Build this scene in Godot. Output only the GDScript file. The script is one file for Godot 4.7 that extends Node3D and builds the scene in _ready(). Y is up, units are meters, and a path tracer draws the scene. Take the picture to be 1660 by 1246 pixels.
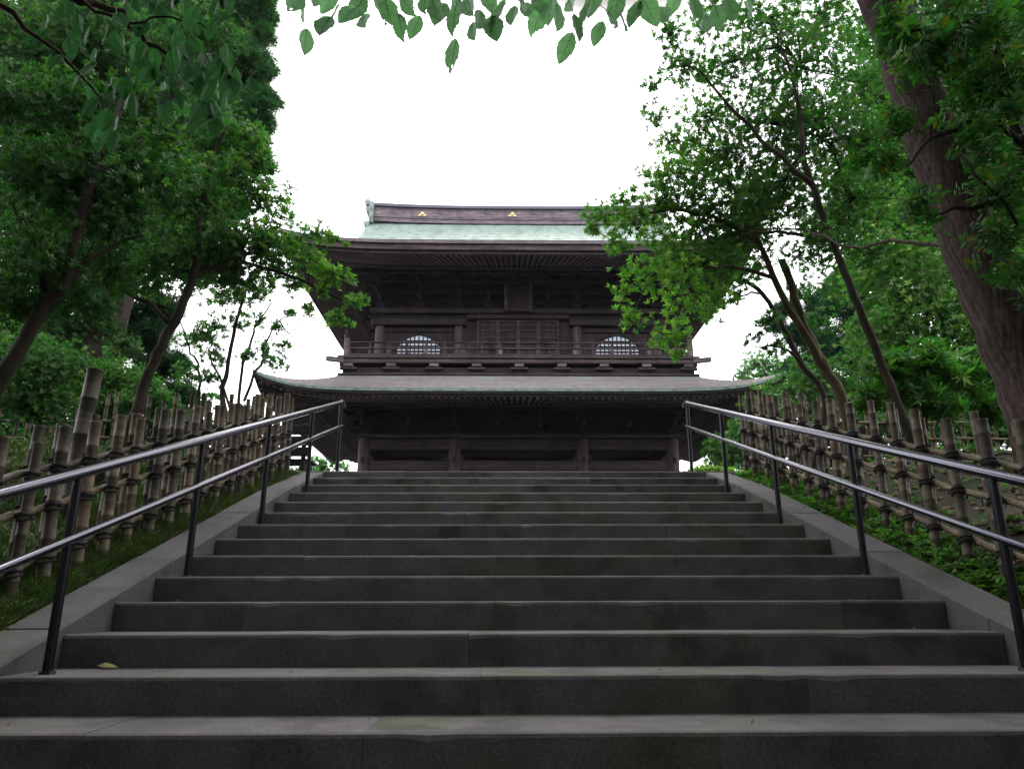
extends Node3D

# A mossy stone stair between bamboo fences climbs to a two-storeyed timber gate. y = 0 is the landing at the top of the stair.
const RISE := 0.15
const RUN := 0.45633
const SLOPE := RISE / RUN
const TOP := 13
var rng := RandomNumberGenerator.new()
var M := {}
var taken := {}
var mesh_cache := {}


# ---------------------------------------------------------------- naming
func numbered(called: String) -> String:
	var n: int = taken.get(called, 0)
	taken[called] = n + 1
	return called if n == 0 else "%s_%03d" % [called, n]


func tag(o: Node, label: String, category: String, group := "") -> void:
	o.set_meta("label", label)
	o.set_meta("category", category)
	if group != "":
		o.set_meta("group", group)


func thing(called: String, label: String, category: String, at := Vector3.ZERO, group := "") -> Node3D:
	var o := Node3D.new()
	o.name = numbered(called)
	add_child(o)
	o.position = at
	tag(o, label, category, group)
	return o


func put(called: String, mesh: Mesh, mat: Material, parent: Node = self, at := Transform3D()) -> MeshInstance3D:
	var o := MeshInstance3D.new()
	o.mesh = mesh
	o.material_override = mat
	o.name = numbered(called) if parent == self else StringName(called)
	o.transform = at
	parent.add_child(o, true)
	return o


func stuff(o: Node) -> Node:
	o.set_meta("kind", "stuff")
	return o


func structure(o: Node) -> Node:
	o.set_meta("kind", "structure")
	return o


# ---------------------------------------------------------------- mesh helpers
func mb() -> SurfaceTool:
	var st := SurfaceTool.new()
	st.begin(Mesh.PRIMITIVE_TRIANGLES)
	st.set_smooth_group(-1)
	return st


# the same for meshes that carry vertex colours
func mbc() -> SurfaceTool:
	var st := mb()
	st.set_color(Color(.06, .05, .035))
	return st


func done(st: SurfaceTool) -> ArrayMesh:
	st.generate_normals()
	return st.commit()


func ft(st: SurfaceTool, a: Vector3, b: Vector3, c: Vector3, ctr: Vector3) -> void:
	var n := (c - a).cross(b - a)
	if n.dot((a + b + c) / 3.0 - ctr) < 0.0:
		st.add_vertex(a); st.add_vertex(c); st.add_vertex(b)
	else:
		st.add_vertex(a); st.add_vertex(b); st.add_vertex(c)


func fq(st: SurfaceTool, a: Vector3, b: Vector3, c: Vector3, d: Vector3, ctr: Vector3) -> void:
	ft(st, a, b, c, ctr)
	ft(st, a, c, d, ctr)


# quad that faces along «out»
func oq(st: SurfaceTool, a: Vector3, b: Vector3, c: Vector3, d: Vector3, out: Vector3) -> void:
	var m := (a + b + c + d) / 4.0
	fq(st, a, b, c, d, m - out)


func box(st: SurfaceTool, c: Vector3, s: Vector3, t := Transform3D()) -> void:
	hexa(st, [c + s * Vector3(-.5, -.5, -.5), c + s * Vector3(.5, -.5, -.5), c + s * Vector3(.5, -.5, .5), c + s * Vector3(-.5, -.5, .5)],
		[c + s * Vector3(-.5, .5, -.5), c + s * Vector3(.5, .5, -.5), c + s * Vector3(.5, .5, .5), c + s * Vector3(-.5, .5, .5)], t)


func hexa(st: SurfaceTool, lo: Array, hi: Array, t := Transform3D()) -> void:
	var l := []
	var h := []
	var ctr := Vector3.ZERO
	for k in 4:
		l.append(t * lo[k])
		h.append(t * hi[k])
		ctr += (l[k] + h[k]) / 8.0
	fq(st, l[0], l[1], l[2], l[3], ctr)
	fq(st, h[0], h[1], h[2], h[3], ctr)
	for k in 4:
		var j := (k + 1) % 4
		fq(st, l[k], l[j], h[j], h[k], ctr)


# a box with chamfered edges
func bevel(st: SurfaceTool, c: Vector3, s: Vector3, b: float, t := Transform3D()) -> void:
	var h := s / 2.0
	var p := func(sg: Vector3, axis: int) -> Vector3:
		var v := Vector3.ZERO
		for k in 3:
			v[k] = sg[k] * (h[k] if k == axis else h[k] - b)
		return t * (c + v)
	var ctr := t * c
	for axis in 3:
		var u := (axis + 1) % 3
		var w := (axis + 2) % 3
		for s1 in [-1.0, 1.0]:
			var q := []
			for e in [[-1.0, -1.0], [1.0, -1.0], [1.0, 1.0], [-1.0, 1.0]]:
				var sg := Vector3.ZERO
				sg[axis] = s1; sg[u] = e[0]; sg[w] = e[1]
				q.append(p.call(sg, axis))
			fq(st, q[0], q[1], q[2], q[3], ctr)
			for s2 in [-1.0, 1.0]:
				var a := Vector3.ZERO
				a[axis] = s1; a[u] = s2; a[w] = -1.0
				var d := a
				d[w] = 1.0
				fq(st, p.call(a, axis), p.call(d, axis), p.call(d, u), p.call(a, u), ctr)
	for i in 8:
		var sg := Vector3(1 if i & 1 else -1, 1 if i & 2 else -1, 1 if i & 4 else -1)
		ft(st, p.call(sg, 0), p.call(sg, 1), p.call(sg, 2), ctr)


func bevel_mesh(s: Vector3, b: float) -> ArrayMesh:
	var key := "%v %f" % [s, b]
	if not mesh_cache.has(key):
		var st := mb()
		bevel(st, Vector3.ZERO, s, b)
		mesh_cache[key] = done(st)
	return mesh_cache[key]


func tube(st: SurfaceTool, pts: Array, radii: Array, sides := 8, caps := true, wob := 0.0) -> void:
	var n := pts.size()
	var side := Vector3.ZERO
	var rings := []
	for i in n:
		var d: Vector3 = (pts[mini(i + 1, n - 1)] - pts[maxi(i - 1, 0)]).normalized()
		if i == 0:
			side = d.cross(Vector3.UP if absf(d.y) < .9 else Vector3.RIGHT).normalized()
		else:
			side = (side - d * side.dot(d)).normalized()
		var other := d.cross(side)
		var ring := []
		for k in sides:
			var a := TAU * k / sides
			var r: float = radii[i] * (1.0 + wob * sin(a * 3.0 + i * 1.3) + wob * .6 * sin(a * 7.0 + i * .7))
			ring.append(pts[i] + (side * cos(a) + other * sin(a)) * r)
		rings.append(ring)
	st.set_smooth_group(0)
	for i in n - 1:
		var mid: Vector3 = (pts[i] + pts[i + 1]) / 2.0
		for k in sides:
			var j := (k + 1) % sides
			fq(st, rings[i][k], rings[i][j], rings[i + 1][j], rings[i + 1][k], mid)
	if caps:
		st.set_smooth_group(-1)
		for k in sides:
			var j := (k + 1) % sides
			ft(st, rings[0][k], rings[0][j], pts[0], pts[1])
			ft(st, rings[n - 1][k], rings[n - 1][j], pts[n - 1], pts[n - 2])


# Catmull-Rom resampling of a limb
func smooth(pts: Array, steps := 4) -> Array:
	var out := []
	for i in pts.size() - 1:
		var a: Vector3 = pts[maxi(i - 1, 0)]
		var b: Vector3 = pts[i]
		var c: Vector3 = pts[i + 1]
		var d: Vector3 = pts[mini(i + 2, pts.size() - 1)]
		for k in steps:
			out.append(b.cubic_interpolate(c, a, d, float(k) / steps))
	out.append(pts[-1])
	return out


func taper(n: int, r0: float, r1: float) -> Array:
	var out := []
	for i in n:
		out.append(lerpf(r0, r1, float(i) / maxf(1.0, n - 1)))
	return out


# ---------------------------------------------------------------- materials
func noise(seed_: int, freq: float, octaves := 4) -> FastNoiseLite:
	var n := FastNoiseLite.new()
	n.seed = seed_
	n.noise_type = FastNoiseLite.TYPE_SIMPLEX_SMOOTH
	n.frequency = freq
	n.fractal_octaves = octaves
	return n


func field(seed_: int, freq: float, w := 512, h := 512, octaves := 4) -> PackedByteArray:
	return noise(seed_, freq, octaves).get_seamless_image(w, h).get_data()


# noise drawn out along the rows by «k»
func grain(seed_: int, freq: float, k: int, w := 512, h := 512) -> PackedByteArray:
	var im := noise(seed_, freq, 4).get_seamless_image(w / k, h)
	im.resize(w, h, Image.INTERPOLATE_CUBIC)
	return im.get_data()


func texture(w: int, h: int, colour: Callable) -> ImageTexture:
	var data := PackedByteArray()
	data.resize(w * h * 3)
	for i in w * h:
		var c: Color = colour.call(i)
		data[i * 3] = int(clampf(c.r, 0, 1) * 255.0)
		data[i * 3 + 1] = int(clampf(c.g, 0, 1) * 255.0)
		data[i * 3 + 2] = int(clampf(c.b, 0, 1) * 255.0)
	var im := Image.create_from_data(w, h, false, Image.FORMAT_RGB8, data)
	return ImageTexture.create_from_image(im)


func grey(data: PackedByteArray, w := 512, h := 512) -> ImageTexture:
	return ImageTexture.create_from_image(Image.create_from_data(w, h, false, Image.FORMAT_L8, data))


func lin(r: float, g: float, b: float) -> Color:
	return Color(r, g, b).linear_to_srgb()


func surface(called: String, tex: Texture2D, tint: Color, scale: float, rough: float, bump: Texture2D = null, bump_cm := 0.0, world := true) -> StandardMaterial3D:
	var m := StandardMaterial3D.new()
	m.resource_name = called
	m.albedo_color = tint
	m.albedo_texture = tex
	m.roughness = rough
	m.metallic_specular = .35
	m.uv1_triplanar = true
	m.uv1_world_triplanar = world
	m.uv1_scale = Vector3.ONE * scale
	if bump:
		m.heightmap_enabled = true
		m.heightmap_texture = bump
		m.heightmap_scale = bump_cm
	M[called] = m
	return m


func plain(called: String, c: Color, rough: float, metal := 0.0) -> StandardMaterial3D:
	var m := StandardMaterial3D.new()
	m.resource_name = called
	m.albedo_color = c
	m.roughness = rough
	m.metallic = metal
	M[called] = m
	return m


func leafy(called: String, back: Color, rough := .45) -> void:
	var m := plain(called, Color.WHITE, rough)
	m.vertex_color_use_as_albedo = true
	m.metallic_specular = .35
	m.cull_mode = BaseMaterial3D.CULL_DISABLED
	m.backlight_enabled = true
	m.backlight = back


func materials() -> void:
	var fine := field(1, .3, 512, 512, 3)
	var mid := field(2, .022)
	var big := field(3, .008, 512, 512, 5)
	var big2 := field(4, .006, 512, 512, 5)
	var fine_t := grey(fine)
	# stone: grey tuff, with darker blotches, lichen specks and (on some blocks) a green tint, part moss, part painted foliage light
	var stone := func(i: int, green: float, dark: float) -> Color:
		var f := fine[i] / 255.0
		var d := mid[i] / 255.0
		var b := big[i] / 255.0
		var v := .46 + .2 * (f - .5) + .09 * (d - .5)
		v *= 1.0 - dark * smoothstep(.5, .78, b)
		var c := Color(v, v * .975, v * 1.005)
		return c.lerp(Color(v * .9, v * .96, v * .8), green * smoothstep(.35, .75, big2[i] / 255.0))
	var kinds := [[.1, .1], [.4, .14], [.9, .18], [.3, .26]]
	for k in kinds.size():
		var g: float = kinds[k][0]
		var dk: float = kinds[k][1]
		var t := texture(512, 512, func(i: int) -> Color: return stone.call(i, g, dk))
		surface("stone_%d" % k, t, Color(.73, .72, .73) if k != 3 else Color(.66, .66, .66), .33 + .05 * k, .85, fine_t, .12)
	# timber: weathered brown, grain lying or standing
	var g1 := grain(11, .05, 16)
	var g2 := grain(12, .012, 8)
	var wood_c := func(i: int) -> Color:
		var v := .6 + .26 * (g1[i] / 255.0 - .5) + .3 * (g2[i] / 255.0 - .5) + .1 * (fine[i] / 255.0 - .5)
		return Color(v, v * .97, v * .965) * (.86 + .3 * big[i] / 255.0)
	var lying := texture(512, 512, wood_c)
	var standing_i: Image = lying.get_image().duplicate()
	standing_i.rotate_90(CLOCKWISE)
	var standing := ImageTexture.create_from_image(standing_i)
	var lying_b := grey(g1)
	surface("wood", lying, Color(.43, .385, .4), .35, .75, lying_b, .25)
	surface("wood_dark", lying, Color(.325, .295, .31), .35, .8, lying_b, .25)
	surface("wood_pale", lying, Color(.6, .55, .56), .4, .75, lying_b, .2)
	surface("wood_post", standing, Color(.56, .5, .515), .35, .75)
	surface("wood_panel", standing, Color(.4, .345, .36), .5, .8)
	surface("bark_board", lying, Color(.66, .61, .65), .5, .8, lying_b, .3)
	surface("lattice", lying, Color(.53, .49, .51), .5, .75)
	surface("bench_wood", lying, Color(0.175, 0.154, 0.154), .6, .7)
	# copper roof: green patina and brown copper
	var pat := texture(512, 512, func(i: int) -> Color:
		var v := .8 + .18 * (mid[i] / 255.0 - .5) + .12 * (g1[i] / 255.0 - .5)
		var c := Color(v * .9, v * 1.0, v * .965)
		return c.lerp(Color(v * .72, v * .8, v * .76), smoothstep(.5, .8, big[i] / 255.0)))
	surface("patina", pat, Color(.65, .665, .655), .3, .55, lying_b, .15)
	surface("patina_edge", pat, Color(.66, .7, .69), .6, .6)
	var cop := texture(512, 512, func(i: int) -> Color:
		var v := .66 + .2 * (mid[i] / 255.0 - .5) + .2 * (g1[i] / 255.0 - .5)
		return Color(v * 1.0, v * .965, v * .97).lerp(Color(v * .85, v * 1.05, v * .98), .8 * smoothstep(.62, .85, big2[i] / 255.0)))
	surface("copper", cop, Color(.72, .69, .69), .3, .4, lying_b, .15)
	M.copper.metallic_specular = .8
	plain("ridge_cap", Color(.27, .27, .32), .5)
	plain("gilt", Color(.8, .72, .52), .4, .2)
	plain("crest_dark", Color(.3, .26, .28), .6)
	# bamboo, rope, metal
	var bam := texture(256, 256, func(i: int) -> Color:
		var v := .7 + .35 * (g1[(i * 2) % 262144] / 255.0 - .5) + .3 * (mid[i] / 255.0 - .5)
		return Color(v, v * .95, v * .88).lerp(Color(.36, .37, .33), .6 * smoothstep(.52, .75, big[i * 3 % 262144] / 255.0)))
	for k in 4:
		var m := surface("bamboo_%d" % k, bam, [Color(.57, .535, .49), Color(.5, .475, .445), Color(.63, .585, .53), Color(.44, .43, .41)][k], 1.3, .55, null, 0, false)
		m.uv1_offset = Vector3(.13, .37, .71) * k
	plain("hollow", Color(.16, .13, .1), .9)
	plain("twine", Color(.07, .062, .058), .9)
	plain("steel", Color(.34, .34, .38), .2, 1.0)
	plain("dim_post_steel", Color(.17, .17, .185), .35, .9)  # darkened copy of the rail steel, for the dim surroundings the posts reflect
	plain("glowing_paper", Color(.85, .86, .9), .9)
	M.glowing_paper.emission_enabled = true
	M.glowing_paper.emission = Color(.78, .82, .92)
	M.glowing_paper.emission_energy_multiplier = .16  # glow added to whiten the panes; no lamp stands behind them
	# bark
	var bark_i := func(i: int) -> Color:
		var v := .5 + .34 * (g1[i] / 255.0 - .5) + .25 * (g2[i] / 255.0 - .5) + .3 * (mid[i] / 255.0 - .5)
		return Color(v, v * .9, v * .86)
	var bark: Image = texture(512, 512, bark_i).get_image().duplicate()
	bark.rotate_90(CLOCKWISE)
	var ridges := Image.create_from_data(512, 512, false, Image.FORMAT_L8, g1)
	ridges.rotate_90(CLOCKWISE)
	var bark_t := ImageTexture.create_from_image(bark)
	var ridge_t := ImageTexture.create_from_image(ridges)
	surface("cedar", bark_t, Color(.55, .52, .52), 1.3, .9, ridge_t, .9)
	var rough := texture(256, 256, func(i: int) -> Color:
		var v := .5 + .5 * (mid[i] / 255.0 - .5) + .3 * (fine[i] / 255.0 - .5)
		return Color(v, v * .93, v * .84).lerp(Color(v * .8, v * .95, v * .7), smoothstep(.55, .75, big2[i] / 255.0)))
	surface("bark", rough, Color(0.434, 0.406, 0.378), 1.1, .9, fine_t, .5)
	surface("pale_bark", rough, Color(.66, .6, .53), 1.1, .9, fine_t, .4)
	# soil with fallen leaves and moss
	var soil := texture(512, 512, func(i: int) -> Color:
		var v := .34 + .3 * (fine[i] / 255.0 - .5) + .2 * (mid[i] / 255.0 - .5)
		return Color(v, v * .86, v * .72).lerp(Color(v * .6, v * .85, v * .42), smoothstep(.42, .6, big[i] / 255.0)))
	surface("soil", soil, Color(0.665, 0.665, 0.665), .5, .95, fine_t, 2.0)
	surface("gravel", soil, Color(0.7, 0.7, 0.7), .5, .95, fine_t, 1.0)
	M.gravel.albedo_texture = fine_t
	M.gravel.albedo_color = Color(.5, .49, .47)
	leafy("leaf", Color(.7, 1.0, .5))
	leafy("grass", Color(.45, .6, .2), .6)
	leafy("litter", Color(.1, .08, .05), .8)


# ---------------------------------------------------------------- ground
func nosing(z: float) -> float:
	return clampf((-z - 2.88) * SLOPE - 1.95, -3.45, 0.0)


func ground(x: float, z: float) -> float:
	var base := nosing(z)
	var s := absf(x) - 2.62
	if s < -.2:
		return base - .55
	if s < 0.0:
		return base - .02 - .3 * clampf(-s / .2 - .3, 0, 1)
	var up := base + s * (.2 if x < 0.0 else .17)
	up = minf(up, maxf(base, -.03) + .02 * s)
	if z < -8.7:
		up = minf(-.03, -.03) + .0 * s
	up += .05 * sin(x * 2.3 + z * 1.1) * clampf(s, 0, 1) * (0.0 if z < -8.6 else 1.0)
	if s > 14.0:
		up += (s - 14.0) * .06
	return up


func terrain() -> void:
	var xs := []
	var zs := []
	var x := -150.0
	while x <= 150.0:
		xs.append(x)
		var a := absf(x + .001)
		x += .13 if a < 7.5 else .5 if a < 14.0 else 8.0
	var z := 40.0
	while z >= -170.0:
		zs.append(z)
		z -= .16 if z < 2.0 and z > -9.6 else 1.0 if z > -16.0 else 8.0
	var st := SurfaceTool.new()
	st.begin(Mesh.PRIMITIVE_TRIANGLES)
	for zz in zs:
		for xx in xs:
			st.add_vertex(Vector3(xx, ground(xx, zz), zz))
	var w := xs.size()
	for j in zs.size() - 1:
		for i in w - 1:
			var a := j * w + i
			for k in [a, a + w, a + w + 1, a, a + w + 1, a + 1]:
				st.add_index(k)
	st.generate_normals()
	structure(put("ground", st.commit(), M.soil))
	# path at the foot, paved court at the top
	var p := mb()
	box(p, Vector3(0, -3.45, 4.3), Vector3(5.0, .2, 8.0))
	structure(put("path", done(p), M.gravel))
	var c := mb()
	box(c, Vector3(.3, -.11, -24.0), Vector3(26, .2, 29.2))
	structure(put("court", done(c), M.gravel))


# ---------------------------------------------------------------- stair
func stairs() -> void:
	rng.seed = 77
	var s := structure(Node3D.new())
	s.name = "staircase"
	add_child(s)
	for n in range(-8, TOP + 1):
		var half := 2.243 if n < TOP else 2.78
		var x := -half
		var y := (n - TOP) * RISE
		var z := -(2.88 + RUN * n)
		var joint := -half + rng.randf_range(.35, 1.15)
		while x < half - .01:
			var x1 := minf(joint, half)
			if half - x1 < .4:
				x1 = half
			var w := x1 - x - .0015
			var dep := RUN + .1 if n < TOP else .6
			var h := RISE + .006
			var st := mb()
			var jy := rng.randf_range(-.0012, .0012)
			var jz := rng.randf_range(-.0018, .0018)
			worn_block(st, w, h, dep)
			var green := (x + x1) / 2.0  # greener to the right, imitating green light off the foliage
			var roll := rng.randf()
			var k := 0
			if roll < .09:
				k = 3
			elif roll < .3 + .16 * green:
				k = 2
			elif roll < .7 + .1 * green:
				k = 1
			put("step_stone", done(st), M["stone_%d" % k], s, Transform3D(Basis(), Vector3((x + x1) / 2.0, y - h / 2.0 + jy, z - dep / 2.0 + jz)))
			x = x1
			joint = x1 + rng.randf_range(.85, 1.5)


# a block whose upper front edge is worn round and not quite straight
func worn_block(st: SurfaceTool, w: float, h: float, d: float) -> void:
	var n := maxi(3, int(w / .11))
	var prof := []
	var cols := []
	for i in n + 1:
		var x := -w / 2.0 + w * i / n
		var e := rng.randf_range(.011, .015)
		if rng.randf() < .05:
			e += .012
		if i == 0 or i == n:
			e += .001
		var r := .004 + e
		cols.append([Vector3(x, -h / 2.0, d / 2.0), Vector3(x, h / 2.0 - r, d / 2.0), Vector3(x, h / 2.0 - r * .3, d / 2.0 - r * .3), Vector3(x, h / 2.0, d / 2.0 - r), Vector3(x, h / 2.0, -d / 2.0), Vector3(x, -h / 2.0, -d / 2.0)])
	for i in n:
		for k in 6:
			var j := (k + 1) % 6
			fq(st, cols[i][k], cols[i + 1][k], cols[i + 1][j], cols[i][j], Vector3(0, 0, 0))
	for e in [0, n]:
		for k in range(1, 5):
			ft(st, cols[e][0], cols[e][k], cols[e][k + 1], Vector3.ZERO)


func copings() -> void:
	for side in [-1.0, 1.0]:
		var s := thing("stone_coping", "sloping row of stone slabs between the steps and the %s bamboo fence" % ("grassy left" if side < 0 else "ferny right"), "coping", Vector3(side * 2.378, 0, 0), "stone copings beside the stair")
		rng.seed = 5 if side < 0 else 9
		var z := 1.2
		var z_end := -(2.88 + RUN * TOP) + .012
		var i := 0
		while z > z_end + .05:
			var l := rng.randf_range(1.05, 1.35)
			var z1 := maxf(z - l, z_end)
			if z1 - z_end < .4:
				z1 = z_end
			var st := mb()
			var lift := .04 + rng.randf_range(-.004, .004)
			var b := .012
			var hw := .132
			var a0 := Vector3(0, raw(z - .003) + lift, z - .003)
			var a1 := Vector3(0, minf(raw(z1 + .003) + lift, -.02), z1 + .003)
			var dn := Vector3(0, -.5, 0)
			var bx := Vector3(hw, 0, 0)
			var cx := Vector3(hw - b, 0, 0)
			var by := Vector3(0, -b, 0)
			var ctr := (a0 + a1) / 2.0 + dn / 2.0
			fq(st, a0 - cx, a0 + cx, a1 + cx, a1 - cx, ctr)
			for q in [-1.0, 1.0]:
				fq(st, a0 + cx * q, a0 + bx * q + by, a1 + bx * q + by, a1 + cx * q, ctr)
				fq(st, a0 + bx * q + by, a0 + bx * q + dn, a1 + bx * q + dn, a1 + bx * q + by, ctr)
			for e in [a0, a1]:
				fq(st, e - cx, e + cx, e + bx + by, e - bx + by, ctr)
				fq(st, e - bx + by, e + bx + by, e + bx + dn, e - bx + dn, ctr)
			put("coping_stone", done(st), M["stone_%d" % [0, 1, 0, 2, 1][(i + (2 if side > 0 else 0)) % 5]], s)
			i += 1
			z = z1


func raw(z: float) -> float:
	return (-z - 2.88) * SLOPE - 1.95


# ---------------------------------------------------------------- handrails
func handrails() -> void:
	for side in [-1.0, 1.0]:
		var x: float = side * 2.11
		var s := thing("handrail", "steel handrail with two round bars on the %s side of the steps" % ("grassy left" if side < 0 else "ferny right"), "handrail", Vector3(x, 0, 0), "steel handrails beside the steps")
		var bases := []
		for n in [-8, -5, -2, 1, 4, 7, 10, 13]:
			var z: float = -(2.88 + RUN * n) - (.13 if n < 13 else .1)
			bases.append(Vector3(0, (n - TOP) * RISE, z))
		var post := mb()
		tube(post, [Vector3(0, 0, 0), Vector3(0, .84, 0)], [.021, .021], 14)
		var pm := done(post)
		for b in bases:
			var p := put("post", pm, M.dim_post_steel, s, Transform3D(Basis(), b))
			var fl := mb()
			tube(fl, [Vector3(0, .001, 0), Vector3(0, .012, 0)], [.034, .03], 14)
			put("collar", done(fl), M.dim_post_steel, p)
		for bar in [[.86, .027, "top_rail"], [.57, .02, "lower_rail"]]:
			var pts := []
			for b in bases:
				pts.append(b + Vector3(-.028 * side if bar[2] == "lower_rail" else 0.0, bar[0], 0))
			pts[7].y = lerpf(pts[7].y, pts[6].y + (pts[6].z - pts[7].z) * SLOPE, .8)
			if bar[2] == "top_rail":
				var e: Vector3 = pts[7]
				pts.append_array([e + Vector3(0, .03, -.07), e + Vector3(0, .018, -.12), e + Vector3(0, -.02, -.135)])
			var st := mb()
			tube(st, pts, taper(pts.size(), bar[1], bar[1]), 18)
			put(bar[2], done(st), M.steel, s)


# ---------------------------------------------------------------- bamboo fences
func pole_mesh(h: float, r: float, seed_: int) -> ArrayMesh:
	rng.seed = seed_
	var st := mb()
	var pts := []
	var rad := []
	var y := 0.0
	while y < h - .06:
		var nxt := minf(y + rng.randf_range(.2, .3), h)
		for q in [[y, 1.0], [nxt - .012, .97], [nxt - .005, 1.1]]:
			pts.append(Vector3(0.006 * sin(q[0] * 3.0 + seed_), q[0], 0))
			rad.append(r * q[1] * lerpf(1.04, .93, q[0] / h))
		y = nxt
	pts.append(Vector3(pts[-1].x, h, 0))
	rad.append(r * .95)
	tube(st, pts, rad, 12, false)
	# sawn hollow end
	var c: Vector3 = pts[-1]
	st.set_smooth_group(-1)
	for k in 12:
		var a := TAU * k / 12
		var b := TAU * (k + 1) / 12
		var o0 := c + Vector3(cos(a), 0, sin(a)) * r * .95
		var o1 := c + Vector3(cos(b), 0, sin(b)) * r * .95
		var i0 := c + Vector3(cos(a), 0, sin(a)) * r * .72
		var i1 := c + Vector3(cos(b), 0, sin(b)) * r * .72
		var dn := Vector3(0, -.035, 0)
		oq(st, o0, o1, i1, i0, Vector3.UP)
		oq(st, i0, i1, i1 + dn, i0 + dn, -Vector3(cos(a), 0, sin(a)))
		ft(st, i0 + dn, i1 + dn, c + dn, c + dn * 2.0)
	return done(st)


func lashing_mesh(r: float) -> ArrayMesh:
	var key := "lash %f" % r
	if not mesh_cache.has(key):
		var st := mb()
		for q in [[-.014, .014], [.0, -.012], [.012, .01]]:
			var pts := []
			for k in 13:
				var a := TAU * k / 12
				pts.append(Vector3(cos(a) * (r + .004), q[0] + q[1] * sin(a * 1.0), sin(a) * (r + .012)))
			tube(st, pts, taper(13, .0062, .0062), 6, false)
		tube(st, [Vector3(r * .5, -.01, r + .01), Vector3(r * .9, -.03, r + .018), Vector3(r * .7, -.055, r + .012)], [.005, .004, .003], 5)
		mesh_cache[key] = done(st)
	return mesh_cache[key]


# poles on both sides of three rails; «a» and «b» are points of the ground line
func bamboo_fence(called: String, label: String, a: Vector3, b: Vector3, gap: float, h: float, r: float, rails: Array, seed_: int, group: String) -> void:
	var s := thing(called, label, "fence", a, group)
	rng.seed = seed_
	var along := b - a
	var flat := Vector3(along.x, 0, along.z).normalized()
	var across := flat.cross(Vector3.UP)
	var n := int(Vector3(along.x, 0, along.z).length() / gap)
	var rail_r := r * .62
	for t in rails:
		var pts := []
		var rad := []
		var m := n * 4
		for k in m + 1:
			var f := float(k) / m
			pts.append(along * f * 1.01 + Vector3(0, t, 0) + across * .005 * sin(k * .31 + t * 9.0) + Vector3(0, .006 * sin(k * .23 + t * 5.0), 0))
			rad.append(rail_r * [1.0, .96, 1.0, 1.16][k % 4])
		var st := mb()
		tube(st, pts, rad, 10)
		put("bamboo_rail", done(st), M["bamboo_%d" % rng.randi_range(0, 3)], s)
	var meshes := []
	for k in 5:
		var rr: float = r * [1.0, .85, 1.12, .93, 1.05][k]
		meshes.append([pole_mesh(h + .16 + [.0, .06, .02, -.04, .04][k], rr, 40 + k + seed_ * 7), rr])
	rng.seed = seed_ + 1
	for i in n + 1:
		var k := rng.randi_range(0, 4)
		var rr: float = meshes[k][1]
		var side := 1.0 if i % 2 == 0 else -1.0
		var at: Vector3 = along * ((i + rng.randf_range(-.12, .12)) / n) + across * side * (rr + rail_r) + Vector3(0, -.16, 0)
		var lean := Basis(Vector3(1, 0, 0), rng.randf_range(-.022, .022)) * Basis(Vector3(0, 0, 1), rng.randf_range(-.02, .02)) * Basis(Vector3.UP, rng.randf_range(0, TAU))
		var pole := put("bamboo_pole", meshes[k][0], M["bamboo_%d" % rng.randi_range(0, 3)], s, Transform3D(lean, at))
		var back := lean.inverse()
		for t in rails:
			put("lashing", lashing_mesh(rr), M.twine, pole, Transform3D(back * Basis(Vector3.UP, rng.randf_range(-.2, .2) + (0.0 if side > 0 else PI)), Vector3(0, t + .16, 0)))


func fences() -> void:
	var g := "bamboo fences on the two banks"
	var zt := -8.62
	bamboo_fence("bamboo_fence", "bamboo pole fence running down the grassy left bank beside the coping", Vector3(-2.62, raw(zt) + .03, zt), Vector3(-2.86, raw(-1.2) + .03, -1.2), .135, .9, .033, [.17, .46, .68], 3, g)
	bamboo_fence("bamboo_fence", "bamboo pole fence running down the ferny right bank beside the coping", Vector3(2.72, raw(zt) + .03, zt), Vector3(2.93, raw(-1.2) + .03, -1.2), .155, .94, .033, [.15, .46, .69], 6, g)
	bamboo_fence("bamboo_fence", "level bamboo cross fence along the top of the left bank", Vector3(-2.9, 0, -8.95), Vector3(-7.4, 0, -8.95), .17, .92, .026, [.2, .42, .62], 12, g)
	bamboo_fence("bamboo_fence", "level bamboo cross fence along the top of the right bank", Vector3(3.0, 0, -8.95), Vector3(8.2, 0, -8.95), .19, .9, .026, [.2, .42, .62], 15, g)
	# two stout poles of the left bank, close to the lower handrail
	for p in [[Vector3(-3.25, -1.02, -5.45), 1.1, "taller stout bamboo post behind the lower left fence"], [Vector3(-2.98, -1.55, -3.95), .95, "short stout bamboo post at the lower end of the left fence"]]:
		var o := put("bamboo_post", pole_mesh(p[1] + .1, .06, 91), M.bamboo_3, self, Transform3D(Basis(Vector3(0, 0, 1), -.03), p[0]))
		tag(o, p[2], "post")
	# dark slatted benches on the court, seen from behind through the fences
	for side in [-1.0, 1.0]:
		var s := thing("bench", "dark slatted bench behind the %s cross fence" % ("left" if side < 0 else "right"), "bench", Vector3(-3.72 if side < 0 else 4.2, 0, -10.2), "dark benches on the court")
		for k in 3:
			put("back_slat", bevel_mesh(Vector3(1.9, .13, .03), .006), M.bench_wood, s, Transform3D(Basis(Vector3(1, 0, 0), .12), Vector3(0, .5 + .155 * k, .02 - .02 * k)))
		for k in 3:
			put("seat_slat", bevel_mesh(Vector3(1.9, .035, .12), .006), M.bench_wood, s, Transform3D(Basis(), Vector3(0, .4, -.1 - .14 * k)))
		for e in [-.85, .85]:
			put("leg", bevel_mesh(Vector3(.07, .4, .45), .008), M.bench_wood, s, Transform3D(Basis(), Vector3(e, .18, -.22)))
			put("upright", bevel_mesh(Vector3(.06, .55, .05), .008), M.bench_wood, s, Transform3D(Basis(Vector3(1, 0, 0), .12), Vector3(e, .62, -.03)))


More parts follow.
